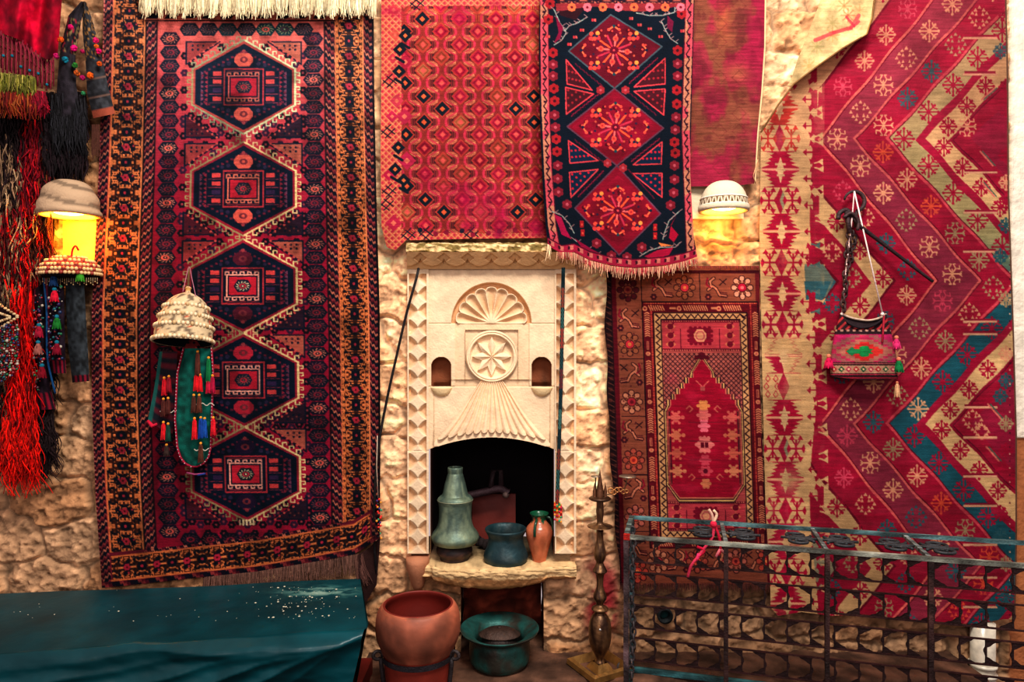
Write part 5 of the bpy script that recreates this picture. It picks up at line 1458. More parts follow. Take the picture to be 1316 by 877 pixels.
    for pts,cc in[([(917,672),(916,690),(905,705),(897,716),(888,728),(884,742)],(206,60,90)),([(917,672),(915,662),(911,655)],(214,170,150)),([(917,672),(921,662),(917,656)],(222,190,160)),([(917,672),(924,690),(926,706),(923,714)],(190,30,60)),([(926,706),(932,712)],(230,140,140)),([(926,706),(920,716)],(226,120,130)),([(900,712),(895,720),(898,712)],(230,60,110)),([(897,716),(905,708),(896,703)],(196,20,60))]:
        P=np.array([pp(*a) for a in pts]);mb.tube(spl(P,4) if len(P)>2 else P,.0055,cc,6)
    mb.ell(pp(917,674),.013,(206,40,70))
    o=mb.build('tied_ribbon',M_yarn());tag(o,'pink and cream ribbon knotted around the top rail of the iron railing','ribbon')
def bench():
    hz=.60
    def pt(px,py,z): 
        d=(CZ-z)*F/(py-CY0); return np.array(((px-CX0)*d/F,d-D,z))
    BR=pt(465,741,hz)+np.array((0,-.03,0));BL=pt(0,765,hz);FR=pt(472,802,hz);FL=pt(0,838,hz)
    BL2=BR+(BL-BR)*1.5;FL2=FR+(FL-FR)*1.5
    n=300;m=130;U=np.linspace(0,1,n);V=np.linspace(0,1,m);P=np.zeros((n,m,3));
    for i,u in enumerate(U):
        b=BR+(BL2-BR)*u;f=FR+(FL2-FR)*u
        for j,v in enumerate(V):
            if v<.45:
                t=v/.45;p=b*(1-t)+f*t; n1=float(vnoise(np.array(u*7.),np.array(v*4.),3))-.5
                p=p+np.array((0,0,.012*n1 - .010*t**4+ .004*math.sin(u*40+t*3)*t*t))
            else:
                t=(v-.45)/.55; a=min(1,t/.10)
                drop=t*.50
                p=f+np.array((0,-.022*math.sin(a*PI/2),-drop*(1 if t>.1 else .6+4*t*0+ .4*t/.1)))
                w=math.exp(-u*2.2)
                fold=.018*math.sin((u*9+t*3.5))*min(1,t*3)+.016*(float(fbm(np.array(u*9.),np.array(t*9.+u*6),8))-.5)
                # horizontal sag folds converging to right corner
                for (sk,ak,wk,ph) in((.10,.020,.05,0),(.32,.024,.06,1),(.62,.026,.07,2),(1.0,.03,.09,3),(1.6,.03,.10,4),(2.4,.026,.12,5)):
                    dd=t-(.05+sk*u*.75+.02*math.sin(u*11+ph)+.012*math.sin(u*27+ph*2)); fold+=ak*1.5*math.exp(-abs(dd)/(wk*.8))*min(1,.35+u*3)*(.6+.4*math.sin(u*8+ph*1.7))
                p=p+np.array((-.0,-fold-.02*t,0))
                if u<.12: p=p+np.array((-.11*t*(1-u/.12)**1.2-.0,0.0,0))
            P[i,j]=p
    xx=P[...,0];C=np.empty((n,m,3));nz=fbm(P[...,0]*7,P[...,1]*7+P[...,2]*7,6)[...,None]
    C[:]=np.array((0,60,67));C=C*(.75+.5*nz)
    dust=np.exp(-((P[...,0]+.78)/.15)**2-((P[...,1]+.20)/.06)**2)*sstep(.35,.65,fbm(P[...,0]*24,P[...,1]*70,5))*(P[...,2]>.58)
    C=C*(1-dust[...,None]*.8)+np.array((170,190,170))*dust[...,None]*.8
    mb=MB();mb.grid(P,np.clip(C,0,255))
    # end flap
    E=np.zeros((40,60,3))
    for i in range(40):
        u=i/39
        b=BR*(1-u)+FR*u
        for j in range(60):
            t=j/59; E[i,j]=b+np.array((.004+.012*math.sin(t*6)*t-.10*t*u,0,-t*.5))+np.array((0,-.02*math.sin(min(1,t*10)*PI/2)*u,0))
    mb.grid(E,(9,60,64))
    o=mb.build('tarpaulin',M_tarp());tag(o,'glossy teal tarpaulin draped over a long market bench under the tall carpet','tarpaulin')
    mb=MB();a=BR+np.array((-.06,.0,-.02));
    V=[];ins=np.array((.05,0,0))
    q=[BR+np.array((-.04,-.03,-.03)),FR+np.array((-.05,.06,-.03)),FL2+np.array((0,.06,-.03)),BL2+np.array((0,-.03,-.03))]
    for z in(-.0,-.03): V+= [p+np.array((0,0,z)) for p in q]
    mb.add(V,[np.array([(0,1,2,3),(7,6,5,4),(0,4,5,1),(1,5,6,2),(2,6,7,3),(3,7,4,0)])],(90,50,36));e=mb.build('market_bench',M_clay(),smooth=False);tag(e,'long low wooden bench hidden beneath the teal tarpaulin','bench')
    for p in q:
        mb=MB();p=p+np.array((-.03 if p[0]>-1 else .03,0,0));mb.box((p[0]-.02,p[1]-.02,.0),(p[0]+.02,p[1]+.02,.54),(90,50,36));mb.build('leg',M_clay(),e,smooth=False)
    mb=MB();c=W(462,862,-.30);mb.box((c[0]-.06,-.40,0),(c[0]+.03,-.2,.33),(104,26,22));o=mb.build('wooden_crate',M_clay(),smooth=False);tag(o,'dark red wooden crate at the right end under the teal tarpaulin','crate')
    rs=np.random.RandomState(8);mb=MB()
    for k in range(150):
        t=rs.rand()
        if k<110: px=400+rs.randn()*38;py=765+rs.rand()*42-12
        else: px=rs.rand()*440+10;py=790+rs.randn()*14
        if px>460 or py<754 or py>800: continue
        p=pt(px,py,hz+.009);r=.0012+.0032*rs.rand()**4
        mb.ell(p,(r*1.3,r,r*.6),(214,206,180),6,4)
    o=mb.build('plaster_crumbs',M_plast());tag(o,'pale plaster crumbs sprinkled on the right half of the teal tarpaulin','crumbs',kind='stuff')
def lamp(px,py,rpx,hpx,Y,name,label,stripes,glow):
    k=(D+Y)/F;c=np.array(((px-CX0)*k,Y,zat(py,Y)));r=rpx*k;h=hpx*k
    root=empty(name,tuple(c));tag(root,label,'lamp')
    pr=[];
    for t in np.linspace(0,1,22):
        a=t*PI/2; pr.append((r*math.cos(a)**(.62 if stripes else .75),h*math.sin(a)))
    ring=[(r*.86,-.004),(r*1.0,-.004),(r*1.035,.004),(r*1.03,.016)]
    mb=MB();n=64;prof=[(r*.8*math.cos(t*PI/2),h*.86*math.sin(t*PI/2)) for t in np.linspace(1,0,12)]+ring+pr[2:]
    prof=np.array(prof);prof[:,0]=np.maximum(prof[:,0],0)
    a=np.linspace(0,2*PI,n,endpoint=False)
    P=np.stack([prof[:,:1]*np.cos(a),prof[:,:1]*np.sin(a)*.9,prof[:,1:2]+0*a],-1)
    Cc=np.empty(P.shape);Cc[:]=np.array((196,166,134) if stripes else (206,190,162))
    if stripes:
        out=np.arange(len(prof))[:,None]>13
        g=np.sin((P[...,2]/h*13+P[...,0]/r*1.5+.7*np.sin(P[...,0]/r*3)))
        P[...,:2]*= (1+.03*g*out)[...,None]; Cc*= (.95-.28*(g<-.72)*out)[...,None]
    inner=np.arange(len(prof))<12; Cc[inner]=(255,214,140)
    mb.grid(P+c,Cc,closeu=True);mb.build('lamp_shade',M_plast(),root)
    if not stripes:
        mb=MB()
        for i in range(26):
            a0=PI+PI*(i+.5)/26*1.0; zz=.030;
            def sp(da,z): 
                tt=math.asin(min(1,z/h));rr=r*math.cos(tt)**.75*1.004; return c+np.array((rr*math.cos(a0+da),rr*.9*math.sin(a0+da),z))
            upz=i%2; w=.055
            if upz: tri=[sp(-w,.022),sp(w,.022),sp(0,.045)]
            else: tri=[sp(-w,.045),sp(w,.045),sp(0,.022)]
            mb.add(tri,[np.array([(0,1,2)])],(96,72,50) if upz else (120,96,70))
        mb.build('pierced_band',M_plast(),root,smooth=False)
        mb=MB();
        for zz in(.018,.049):
            tt=math.asin(zz/h);rr=r*math.cos(tt)**.75*1.01;mb.tube([c+np.array((rr*math.cos(t),rr*.9*math.sin(t),zz)) for t in np.linspace(0,2*PI,48)],.0028,(236,226,204),6,cap=False)
        mb.build('raised_rim',M_plast(),root)
    mb=MB();mb.ell(c+np.array((0,0,.022)),(r*.62,r*.5,.02),(255,220,150),20,10);mb.build('bulb',emat('lamp_bulb',(255,206,120),14),root)
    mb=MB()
    if stripes: mb.box((c[0]-r*.82,-.028,c[2]-.265),(c[0]+r*.82,-.012,c[2]+.06),(236,196,96))  # left plate stands in for the wall below, lamp glow in its yellow
    else: mb.box((c[0]-r*1.12,-.036,c[2]-.018),(c[0]+r*1.12,-.012,c[2]+.135),(200,184,156))
    mb.build('backplate_or_lit_wall',M_plast(),root,smooth=False)
    def pl(loc,en,col,sz):
        l=bpy.data.lights.new('lamp_glow','POINT');l.energy=en;l.color=col;l.shadow_soft_size=sz;o=bpy.data.objects.new('lamp_glow',l);o.location=loc;bpy.context.scene.collection.objects.link(o)
    if stripes: pl(tuple(c+np.array((0,-.02,-.05))),5.0,(1,.42,.02),.02)
    else: pl(tuple(c+np.array((0,-.0,-.045))),1.6,(1,.45,.07),.02)
def wires():
    mb=MB();P=[W(538,345,-.075),W(534,362,-.09),W(522,405,-.085),W(508,465,-.075),W(496,520,-.07),W(487,570,-.075),W(482,625,-.08),W(481,690,-.07),W(484,740,-.05)]
    mb.tube(spl(P,6),.0055,(24,20,22),8);o=mb.build('electric_cable',M_iron());tag(o,'black cable running diagonally down the stone left of the fireplace','cable')
    e=empty('woven_strap',W(721,346,-.09));tag(e,'long narrow teal and orange woven strap hanging down right pilaster of fireplace','strap')
    n=240;px=np.interp(np.linspace(0,1,n),[0,.5,1],[724,721,716]);py=np.linspace(344,648,n);
    P=np.zeros((n,5,3));C=np.zeros((n,5,3))
    rs=np.random.RandomState(3)
    for i in range(n):
        seg=int((py[i]-344)/26)
        col=[(24,56,60),(150,56,30),(60,110,104),(170,50,34),(40,80,80),(120,30,40),(30,60,64),(70,120,110)][seg%8]
        for j in range(5):
            P[i,j]=W(px[i]-2.4+j*1.2,py[i],-.085-.004*math.sin(j/4*PI)-.002*math.sin(py[i]/30));c=np.array((16,44,48.)) if j in(0,4) else np.array(col,float)
            if j in(1,2,3) and int(py[i]/2.6+j)%2: c=np.array((14,20,30.)) if seg%2==0 else np.array((40,60,60.))
            C[i,j]=c
    mb=MB();mb.grid(P,C);mb.build('band',M_cloth(),e)
    for k,(x,c) in enumerate([(713,(214,60,40)),(716,(226,120,40)),(719,(40,150,100)),(721,(200,40,60))]):
        mb=MB();tassel(mb,W(x,646+k%2*3,-.09),.045+.01*(k%2),.006,c);
        for q in range(4): mb.ell(W(x,650+q*6+k,-.1),.005,[(230,90,50),(40,160,110),(240,150,60),(190,30,80)][(q+k)%4],7,5)
        mb.build('tassel',M_yarn(),e)
    e=empty('beaded_pendant',W(487,645,-.09));tag(e,'tiny multicoloured beaded pendant at the lower right edge of the tall carpet','pendant')
    mb=MB();mb.tube([W(485,560,-.08),W(484,600,-.09),W(486,640,-.095)],.002,(190,170,150),5);mb.build('cord',M_yarn(),e)
    mb=MB();
    for q in range(26): mb.ell(W(484+rs.rand()*6,642+q*2,-.1+rs.rand()*.01),.0052,[(226,50,40),(40,150,110),(230,150,50),(60,40,110),(20,20,24)][rs.randint(5)],7,5)
    mb.build('bead_cluster',M_bead(),e)
    mb=MB();c=np.array(W(1263,860,-.07));mb.tube([c+np.array((0,0,-.25)),c,c+np.array((0,0,.20))],.046,(214,206,186),28);
    o=mb.build('drain_pipe',M_glaze());tag(o,'white plastic drainpipe rising behind the railing at lower right','pipe')
    for z in(-.02,.02): 
        mb=MB();mb.tube([c+np.array((0,0,z-.006)),c+np.array((0,0,z+.006))],.053,(226,220,200),28);mb.build('collar',M_glaze(),o)
    n=40;G=np.zeros((n,n,3))
    for i in range(n):
        for j in range(n):
            a=i/(n-1)*2*PI;b=j/(n-1)*PI; r=.055*(1+.5*(float(fbm(np.array(3+2*math.cos(a)*math.sin(b)),np.array(3+2*math.sin(a)*math.sin(b)+math.cos(b)*2),5))-.5)*2.4)
            G[i,j]=(1.6*r*math.sin(b)*math.cos(a),r*math.sin(b)*math.sin(a),r*math.cos(b))
    mb=MB();mb.grid(G+np.array(W(1222,876,-.09)),(222,218,206));o=mb.build('plastic_bag',M_glaze());tag(o,'crumpled white plastic bag on the ground beside the drainpipe','bag')
    mb=MB();c=W(853,789,-.05);mb.lathe([(.024,0),(.032,0),(.033,.03),(.022,.03),(.0221,-.03),(0,-.03)],c,(26,34,36),28,tilt=PI/2);mb.lathe([(0,.002),(.018,.002)],c,(10,60,60),20,tilt=PI/2)
    o=mb.build('pipe_outlet',M_iron());tag(o,'round black pipe end set into the rubble wall behind the railing','pipe')
    mb=MB();mb.tube([W(796,858,-.12),W(800,858,-.16)],.022,(92,86,86),18);o=mb.build('pipe_stub',M_tin());tag(o,'small grey pipe stub beside the candelabra base','pipe')
def tassel(mb,top,l,r,c,head=(226,150,50)):
    top=np.array(top);c=np.array(c,float)
    mb.ell(top,r*.55,head,8,6)
    P=[(r*.35,-r*.3),(r*.62,-r*.9),(r*.55,-r*1.2),(r*.9,-l*.6),(r*1.02,-l*.97),(r*.6,-l)]
    mb.lathe(P,tuple(top),c,12)
    for k in range(9):
        a=k*2*PI/9; mb.tube([top+np.array((math.cos(a)*r*.6,math.sin(a)*r*.6,-r)),top+np.array((math.cos(a)*r*1.0,math.sin(a)*r,-l*1.04))],r*.13,c*.8 if k%2 else np.clip(c*1.15,0,255),4,cap=False)
def hat():
    root=empty('coin_headdress',W(235,395,-.16));tag(root,'conical cream shell-covered headdress with tassels hanging on the tall carpet','headdress')
    c=np.array(W(235,441,-.15));k=(D-.15)/F;tilt=-.20
    pr=[(35.5,0),(36,3),(35,8),(35,14),(34.4,20),(32,27),(31.5,33),(29,40),(27,46),(23.5,53),(18,59),(12,63),(6,66),(3.5,67),(3,71),(4,73),(2,75),(0,75.5)]
    p=spl([(r*k,h*k) for r,h in pr],3)
    def hc(i,j):
        n=float(vnoise(np.array(j*46.),np.array(i*26.),3));c_=np.array((206,184,146.)) if n>.34 else np.array((120,104,84.))
        if n>.88: c_=np.array((190,80,50.))
        if .80<i<.9:c_=np.array((196,156,96.))
        return c_
    mb=MB();mb.lathe(p,tuple(c),hc,52,ry=.9,tilt=tilt);mb.lathe([(34*k,.001),(30*k,.03),(0,.06)],tuple(c),(22,26,30),40,ry=.9,tilt=tilt);mb.build('cap',M_cloth(),root)
    def tp(r,h,a):
        x=r*k*math.cos(a);y=r*k*math.sin(a)*.9;z=h*k;return c+np.array((x,y*math.cos(tilt)-z*math.sin(tilt),y*math.sin(tilt)+z*math.cos(tilt)))
    for (h,r,n) in[(3,36.5,44),(20,35,42),(33,32,40),(46,27.5,34)]:
        mb=MB()
        for i in range(n):
            a=i*2*PI/n; p_=tp(r,h,a); mb.ell(p_,(.0078,.0078,.0092),(226,206,168) if i%4 else (196,166,120),7,5)
        mb.build('shell_row',M_bead(),root)
    mb=MB();mb.tube(spl([W(235,375,-.14),W(238,362,-.10),W(243,343,-.075),W(247,360,-.11),W(252,383,-.14)],5),.0016,(170,110,130),5);mb.build('hanging_cord',M_yarn(),root)
    # green lappet with beaded rim
    n=70;m=18;P=np.zeros((n,m,3));C=np.zeros((n,m,3));edge=[[],[]]
    for i in range(n):
        t=i/(n-1);y=448+152*t
        xl=np.interp(y,[448,480,540,575,588,596,600],[236,228,225,228,232,238,246]);xr=np.interp(y,[448,480,540,575,588,596,600],[272,274,272,271,268,262,254])
        edge[0].append(W(xl,y,-.135+.02*t));edge[1].append(W(xr,y,-.135+.02*t))
        for j in range(m):
            s=j/(m-1);P[i,j]=W(xl*(1-s)+xr*s,y,-.125+.02*t-.012*math.sin(s*PI));nn=float(vnoise(np.array(s*9),np.array(t*30),4));C[i,j]=np.array((14,92,80.))*(.6+.7*nn)
    mb=MB();mb.grid(P,C);mb.build('lappet',M_cloth(),root)
    mb=MB();e=edge[0]+edge[1][::-1];mb.tube(e,.0042,(150,24,54),6,cap=False)
    E=np.array(e)
    for i in range(0,len(E),1): mb.ell(E[i]+np.array((0,-.004,0)),.0028,(214,170,176) if i%2 else (176,40,70),6,4)
    mb.build('beaded_edge',M_yarn(),root)
    # dark side lappet
    mb=MB();Q=coons([(205,452),(198,500),(190,540)],[(228,452),(226,500),(222,558)],[(205,452),(228,452)],[(190,540),(204,550),(222,558)],16,30)
    C=np.where((np.sin(Q[3]*40)>.2)[...,None],np.array((90,30,42.)),np.array((26,30,40.)));C=np.where((Q[2]<.15)[...,None],np.array((30,90,84.)),C)
    mb.grid(WA(Q[0],Q[1],-.10),C);mb.build('side_lappet',M_cloth(),root)
    mb=MB();
    for xa,ya,nb,Yb in((252,520,20,-.15),(250,578,16,-.15),(206,529,18,-.125)):
        mb=MB()
        for i in range(nb): mb.ell(W(xa+i*1.2,ya+1.5*math.sin(i*.7),Yb),.0026,(206,196,180),5,4)
        mb.build('bead_string',M_bead(),root)
    reds=[(254,452,(86,44,34),(30)),(268,460,(16,110,62),30),(252,480,(206,26,36),22),(257,482,(206,26,36),21),(268,481,(190,24,60),24),(273,483,(160,20,60),22),(211,486,(190,24,40),22),(217,484,(140,24,40),20),(249,508,(80,44,34),22),(256,508,(96,52,38),22),(210,513,(84,40,34),22),(216,512,(84,40,34),20),(250,538,(214,30,40),26),(258,537,(24,70,150),26),(263,538,(24,80,160),24),(274,537,(206,30,46),22),(210,543,(206,30,40),22),(216,545,(24,70,56),22),(258,570,(90,50,36),24),(214,572,(60,44,40),14)]
    for x,y,cc,l in reds:
        mb=MB();tassel(mb,W(x,y,-.152 if x>230 else -.125),l*k,3.4*k,cc);mb.build('tassel',M_yarn(),root)
    mb=MB();mb.tube([W(190,541,-.12),W(196,548,-.125),W(202,545,-.12)],[.006,.009,.005],(196,30,60),8);mb.build('pompom',M_yarn(),root)
    mb=MB();mb.tube([W(240,608,-.12),W(250,610,-.125),W(263,609,-.12)],.004,(160,70,110),6);mb.tube([W(254,611,-.125),W(264,609,-.12)],.0045,(40,60,130),6);mb.build('end_braid',M_yarn(),root)
def bag_and_scale():
    cv=Cv(1055,398,1165,500,3,(196,40,96));r=cv.full();X,Y=r[1],r[2]
    cx=1111
    # serrated diamonds
    q=np.floor(np.abs(X-cx)/6)*6; base=Y-452
    for lim,c in((64,(206,40,104)),(38,(170,100,100)),(30,(200,50,90)),(24,(186,120,100)),(15,(220,50,40)),(8,(20,150,80))):
        m=(q*.75+np.floor(np.abs(base)/3)*3*1.6<lim)&(np.abs(base)<22);cv.put(r,m,c)
    cv.put(r,(np.abs(X-cx)<4)&(np.abs(base)<7),(20,160,90))
    for x0 in(cx-16,cx+16): cv.poly([(x0-8,452),(x0,446),(x0+8,452),(x0,458)],(36,140,90) if x0<cx else (226,60,40))
    cv.put(r,Y<430,(60,32,42)); 
    cv.put(r,(Y>424)&(Y<426.5)&(((X/4)%2)<1),(206,160,140));cv.put(r,(Y<424)&(((X+Y)/5%2)<.8),(196,60,60))
    cv.put(r,Y>466,(40,18,28));cv.put(r,(Y>467)&(Y<468.5),(190,100,100));cv.put(r,(Y>470)&(Y<480),(196,150,120))
    for k in range(9): 
        x=1072+k*9.5;c=[(196,40,50),(30,110,70),(190,60,90)][k%3];cv.poly([(x-4,475),(x,471),(x+4,475),(x,479)],c);cv.disc(x,475,1.4,(240,200,160))
    cv.put(r,(Y>481)&(Y<482.5),(200,60,80));cv.put(r,Y>485,(150,30,50));cv.put(r,(Y>487),(60,20,30))
    cv.put(r,(X<1077),cv.a*1.0*np.array((.6,.9,.7))) if False else None
    cv.wear(.12,14,.1)
    root=empty('woven_bag',W(1110,445,-.14));tag(root,'small pink woven shoulder bag hanging on a white string against the kilim','bag')
    L=[(1080,404),(1072,430),(1067,460),(1067,484)];R=[(1139,405),(1145,425),(1152,460),(1154,487)];T=[(1080,404),(1090,415),(1103,421),(1118,420),(1130,414),(1139,405)];B=[(1067,484),(1110,489),(1154,487)]
    px,py,s,t=coons(L,R,T,B,90,90)
    Yy=-.10-.055*np.sin(s*PI)**.6*(.55+.45*np.sin(np.clip(t*1.1,0,1)*PI*.8))-.004*np.sin(s*14+t*4)
    mb=MB();mb.grid(WA(px,py,Yy),cv.sample(px,py))
    mb.build('front_panel',M_cloth(),root)
    L=[(1080,403),(1070,440),(1067,484)];R=[(1139,404),(1148,440),(1154,487)];T=[(1080,403),(1095,409),(1115,412),(1130,409),(1139,404)]
    px,py,s,t=coons(L,R,T,B,50,40);mb=MB();mb.grid(WA(px,py,-.085+.0*s),(52,40,44));mb.build('back_panel',M_cloth(),root)
    mb=MB();mb.tube(spl([W(x,y,-.09-.0*x) for x,y in[(1080,403),(1095,409),(1115,412),(1130,409),(1139,404)]],4),.005,(196,170,150),6);mb.tube(spl([W(x,y,-.10-.055*math.sin((x-1080)/59*PI)**.6*.75) for x,y in[(1080.1,404),(1090,415),(1103,421),(1118,420),(1130,414),(1138.9,405)]],4),.0045,(34,26,32),6);mb.build('rim',M_yarn(),root)
    mb=MB();mb.tube(spl([W(x,y,Y_) for x,y,Y_ in[(1098,246,-.12),(1094,290,-.125),(1087,350,-.12),(1082,403,-.10)]],4),.0028,(226,196,190),6);mb.tube([W(1098,246,-.12),W(1116,325,-.12),(W(1134,403,-.12))],.0030,(236,214,206),6)
    mb.ell(W(1082,404,-.105),.007,(226,206,196));mb.ell(W(1134,404,-.12),.008,(230,210,200));mb.build('string',M_yarn(),root)
    for x,y,c,l,r_ in[(1155,462,(16,110,60),16,5.5),(1065,458,(196,24,80),15,5.5),(1152,434,(206,50,110),14,5),(1153,492,(206,160,120),18,3.2)]:
        mb=MB();tassel(mb,W(x,y,-.11),l*.0033,r_*.0033,c,(200,120,90));mb.build('tassel',M_yarn(),root)
    mb=MB();mb.tube([W(1136,406,-.12),W(1135,425,-.135),W(1134,440,-.15)],.004,(150,30,50),6);mb.build('strap_end',M_yarn(),root)
    # iron steelyard
    root=empty('steelyard_scale',W(1098,270,-.11));tag(root,'rusty iron steelyard scale with hook, chain and slanting beam on the kilim','scale')
    ic=(58,40,42)
    mb=MB();P=[W(1098+13*math.cos(a),259-13*math.sin(a),-.10) for a in np.linspace(PI*.95,-PI*.42,18)];mb.tube(P,np.interp(np.linspace(0,1,18),[0,.5,1],[.004,.0085,.0085]),ic,10)
    mb.tube([P[-1],W(1099,280,-.10),W(1100,292,-.105)],.008,ic,8);mb.build('hook',M_iron(),root)
    mb=MB();mb.tube(spl([W(1077,282,-.115),W(1079,274,-.115),W(1088,270,-.115),W(1096,280,-.12),W(1104,288,-.12)],4),.0095,ic,10);mb.tube([W(1088,272,-.12),W(1092,300,-.125)],.010,ic,8);mb.tube(spl([W(1084,280,-.13),W(1094,274,-.135),W(1103,284,-.13),W(1102,296,-.13)],4),.007,(70,48,50),8);mb.build('shackle',M_iron(),root)
    mb=MB();mb.tube([W(1102,288,-.115),W(1104,290,-.115),W(1196,360,-.125),W(1199,362,-.125)],[.010,.0085,.006,.006],(50,34,38),10);mb.build('beam',M_iron(),root)
    n=16
    for k in range(n):
        t=k/(n-1);x=1091-7*t+1.5*math.sin(k*1.3);y=302+95*t;mb=MB();torus_link(mb,W(x,y,-.115-.006*(k%2)),.0145,.0048,k%2,(66,44,44));mb.build('chain_link',M_iron(),root)
    for k in range(7):
        t=k/6;mb=MB();torus_link(mb,W(1096+3*math.sin(k),300+34*t,-.105),.012,.004,(k+1)%2,(58,40,42));mb.build('chain_link',M_iron(),root)
def left_textiles():
    rs=np.random.RandomState(21)
    # magenta shawl
    root=empty('magenta_shawl',W(30,30,-.14));tag(root,'deep magenta shawl with knotted fringe hanging in the top left corner','shawl')
    Q=coons([(-25,-30),(-25,38)],[(82,-30),(78,20),(74,72)],[(-25,-30),(82,-30)],[(-25,34),(0,42),(22,50),(45,68),(60,77),(74,72)],80,80)
    Yy=-.16-.03*np.sin(Q[2]*13+Q[3]*3)-.03*(fbm(Q[0]/18,Q[1]/30,4)-.5)-.01*np.sin(Q[2]*31)
    n=fbm(Q[0]/12,Q[1]/18,7)[...,None];mb=MB();mb.grid(WA(Q[0],Q[1],Yy),np.clip(np.array((150,2,38))*(.15+1.6*n),0,255));mb.build('shawl_cloth',M_cloth(),root)
    mb=MB();top=lambda x:np.interp(x,[-25,0,22,45,60,74],[34,42,50,68,77,72])
    for i in range(16):
        x=-18+i*5.6;y=top(x);bl=y+50 if x<45 else y+40
        mb.tube(spl([W(x-2.8,y-2,-.17),W(x,y+11,-.175),W(x-1,bl,-.17)],3),.0034,(130,36,54),5);mb.tube(spl([W(x+2.8,y-2,-.17),W(x,y+11,-.175),W(x+2.8,y+18,-.17)],3),.003,(120,30,50),5)
        mb.tube([W(x+2.8,y+2,-.165),W(x+2.8,bl-4,-.165)],.003,(110,26,44),5)
        if i%2==0: mb.ell(W(x,y+24+(i%3)*4,-.178),.006,(20,110,130),7,5)
    mb.build('knotted_fringe',M_yarn(),root)
    for(x0,x1,y0,y1,cs,nm) in[(-5,46,92,118,[(128,124,44),(90,92,30),(150,140,70)],'wool_tuft'),(-5,48,114,142,[(150,60,24),(120,30,24),(170,90,40)],'wool_tuft'),(42,58,116,142,[(170,20,50),(120,10,36)],'wool_tuft')]:
        mb=MB()
        for k in range(240):
            x=x0+rs.rand()*(x1-x0);y=y0+rs.rand()*8+ (x-x0)*.12;l=(y1-y0)*(.5+.6*rs.rand());c=np.array(cs[rs.randint(len(cs))])*(.7+.5*rs.rand());Y0=-.175-.03*rs.rand()
            mb.tube([W(x,y,Y0),W(x+rs.randn()*2,y+l*.5,Y0-.012),W(x+rs.randn()*4,y+l,Y0)],[.0035,.003,.001],np.clip(c,0,255),4,cap=False)
        mb.build(nm,M_yarn(),root)
    # shaggy rug
    mb=MB();Q=coons([(-60,120),(-60,600)],[(66,120),(70,300),(60,400),(66,604)],[(-60,120),(66,120)],[(-60,600),(66,604)],20,60);mb.grid(WA(Q[0],Q[1],-.05),(38,14,18))
    o=mb.build('shaggy_rug',M_pile());tag(o,'long-haired shaggy rug in red, cream and black locks at the left edge','rug')
    mb=MB()
    def lock(x,y,l,c,r0=.0035,Y0=-.07,curl=1.):
        p=[];px_,py_=x,y;ph=rs.rand()*6;amp=(2.5+4*rs.rand())*curl;dxx=rs.randn()*2.6;fq=5+5*rs.rand()
        nn=11
        for k in range(nn):
            t=k/(nn-1);p.append(W(px_+dxx*t*3+amp*math.sin(ph+t*fq)*(t**.6),py_+l*t,Y0-.03*math.sin(min(1,t*1.2)*PI)*rs.rand()-.008))
        f=.65+.6*rs.rand();mb.tube(p,np.linspace(r0,r0*.35,nn),np.clip(np.array(c)*f,0,255),4,cap=False)
    for k in range(2700):
        x=-50+rs.rand()*116;y=130+rs.rand()*440
        l=38+40*rs.rand(); 
        if y+l>612 : l=max(10,612-y+rs.randn()*10)
        if y<150 and x>30: continue
        # colour regions
        if 14<x<44 and y>365: c=(214,14,8) if rs.rand()<.85 else (120,8,10)
        elif x<16 and y>470: c=[(150,120,92),(40,24,24),(200,20,10)][rs.randint(3)]
        elif x>=44 and y>365: c=[(34,22,24),(60,34,32),(20,14,18)][rs.randint(3)]
        elif x<26: c=[(170,140,106),(140,108,84),(36,20,22),(150,120,92)][rs.randint(4)] if y>170 else (30,20,22)
        elif x<52: c=[(150,8,30),(120,6,30),(90,6,26),(180,16,24)][rs.randint(4)]
        else: c=[(60,24,20),(34,16,18),(120,60,24),(90,10,20)][rs.randint(4)]
        if y>255 and y<350 and x<52: c=[(196,16,16),(150,120,90),(120,8,24),(60,20,20)][rs.randint(4)]
        Yb=-.06-.03*rs.rand()-(.05 if (14<x<44 and y>365) else 0)
        lock(x,y,l,c,.0036,Yb)
    for k in range(260):
        x=4+rs.rand()*42;y=535+rs.rand()*35;lock(x,y,50+rs.rand()*25,(226,22,6) if rs.rand()<.8 else (150,10,8),.0034,-.13,1.4)
    for k in range(150):
        x=44+rs.rand()*24;y=525+rs.rand()*40;lock(x,y,40+rs.rand()*20,(40,26,28),.003,-.10,1.2)
    f=mb.build('long_hair',M_yarn(),o);tag(f,'red, cream and black wool locks',kind='stuff')
    # cowrie triangle amulet with bead strings
    root=empty('beaded_amulet',W(5,407,-.2));tag(root,'beaded amulet edged with cowrie shells, cut off by the left frame edge','amulet')
    mb=MB();mb.add([W(-22,378,-.19),W(23,407,-.19),W(-22,436,-.19)],[np.array([(0,1,2)])],(40,16,26));mb.build('triangle_cloth',M_cloth(),root)
    for nm,pa,pb in(('shell_row',(-20,380),(22,406)),('shell_row',(-20,434),(22,408)),('shell_row',(-20,396),(12,407)),('shell_row',(-20,420),(12,409))):
        mb=MB()
        for k in range(12): t=k/11.;mb.ell(W(pa[0]+(pb[0]-pa[0])*t,pa[1]+(pb[1]-pa[1])*t,-.2),(.008,.005,.0055),(206,180,136) if k%3 else (170,130,90),7,5)
        mb.build(nm,M_bead(),root)
    bc=[(176,166,150),(10,90,96),(150,24,40),(24,104,66),(60,20,34),(50,30,80),(150,50,50),(20,50,90)]
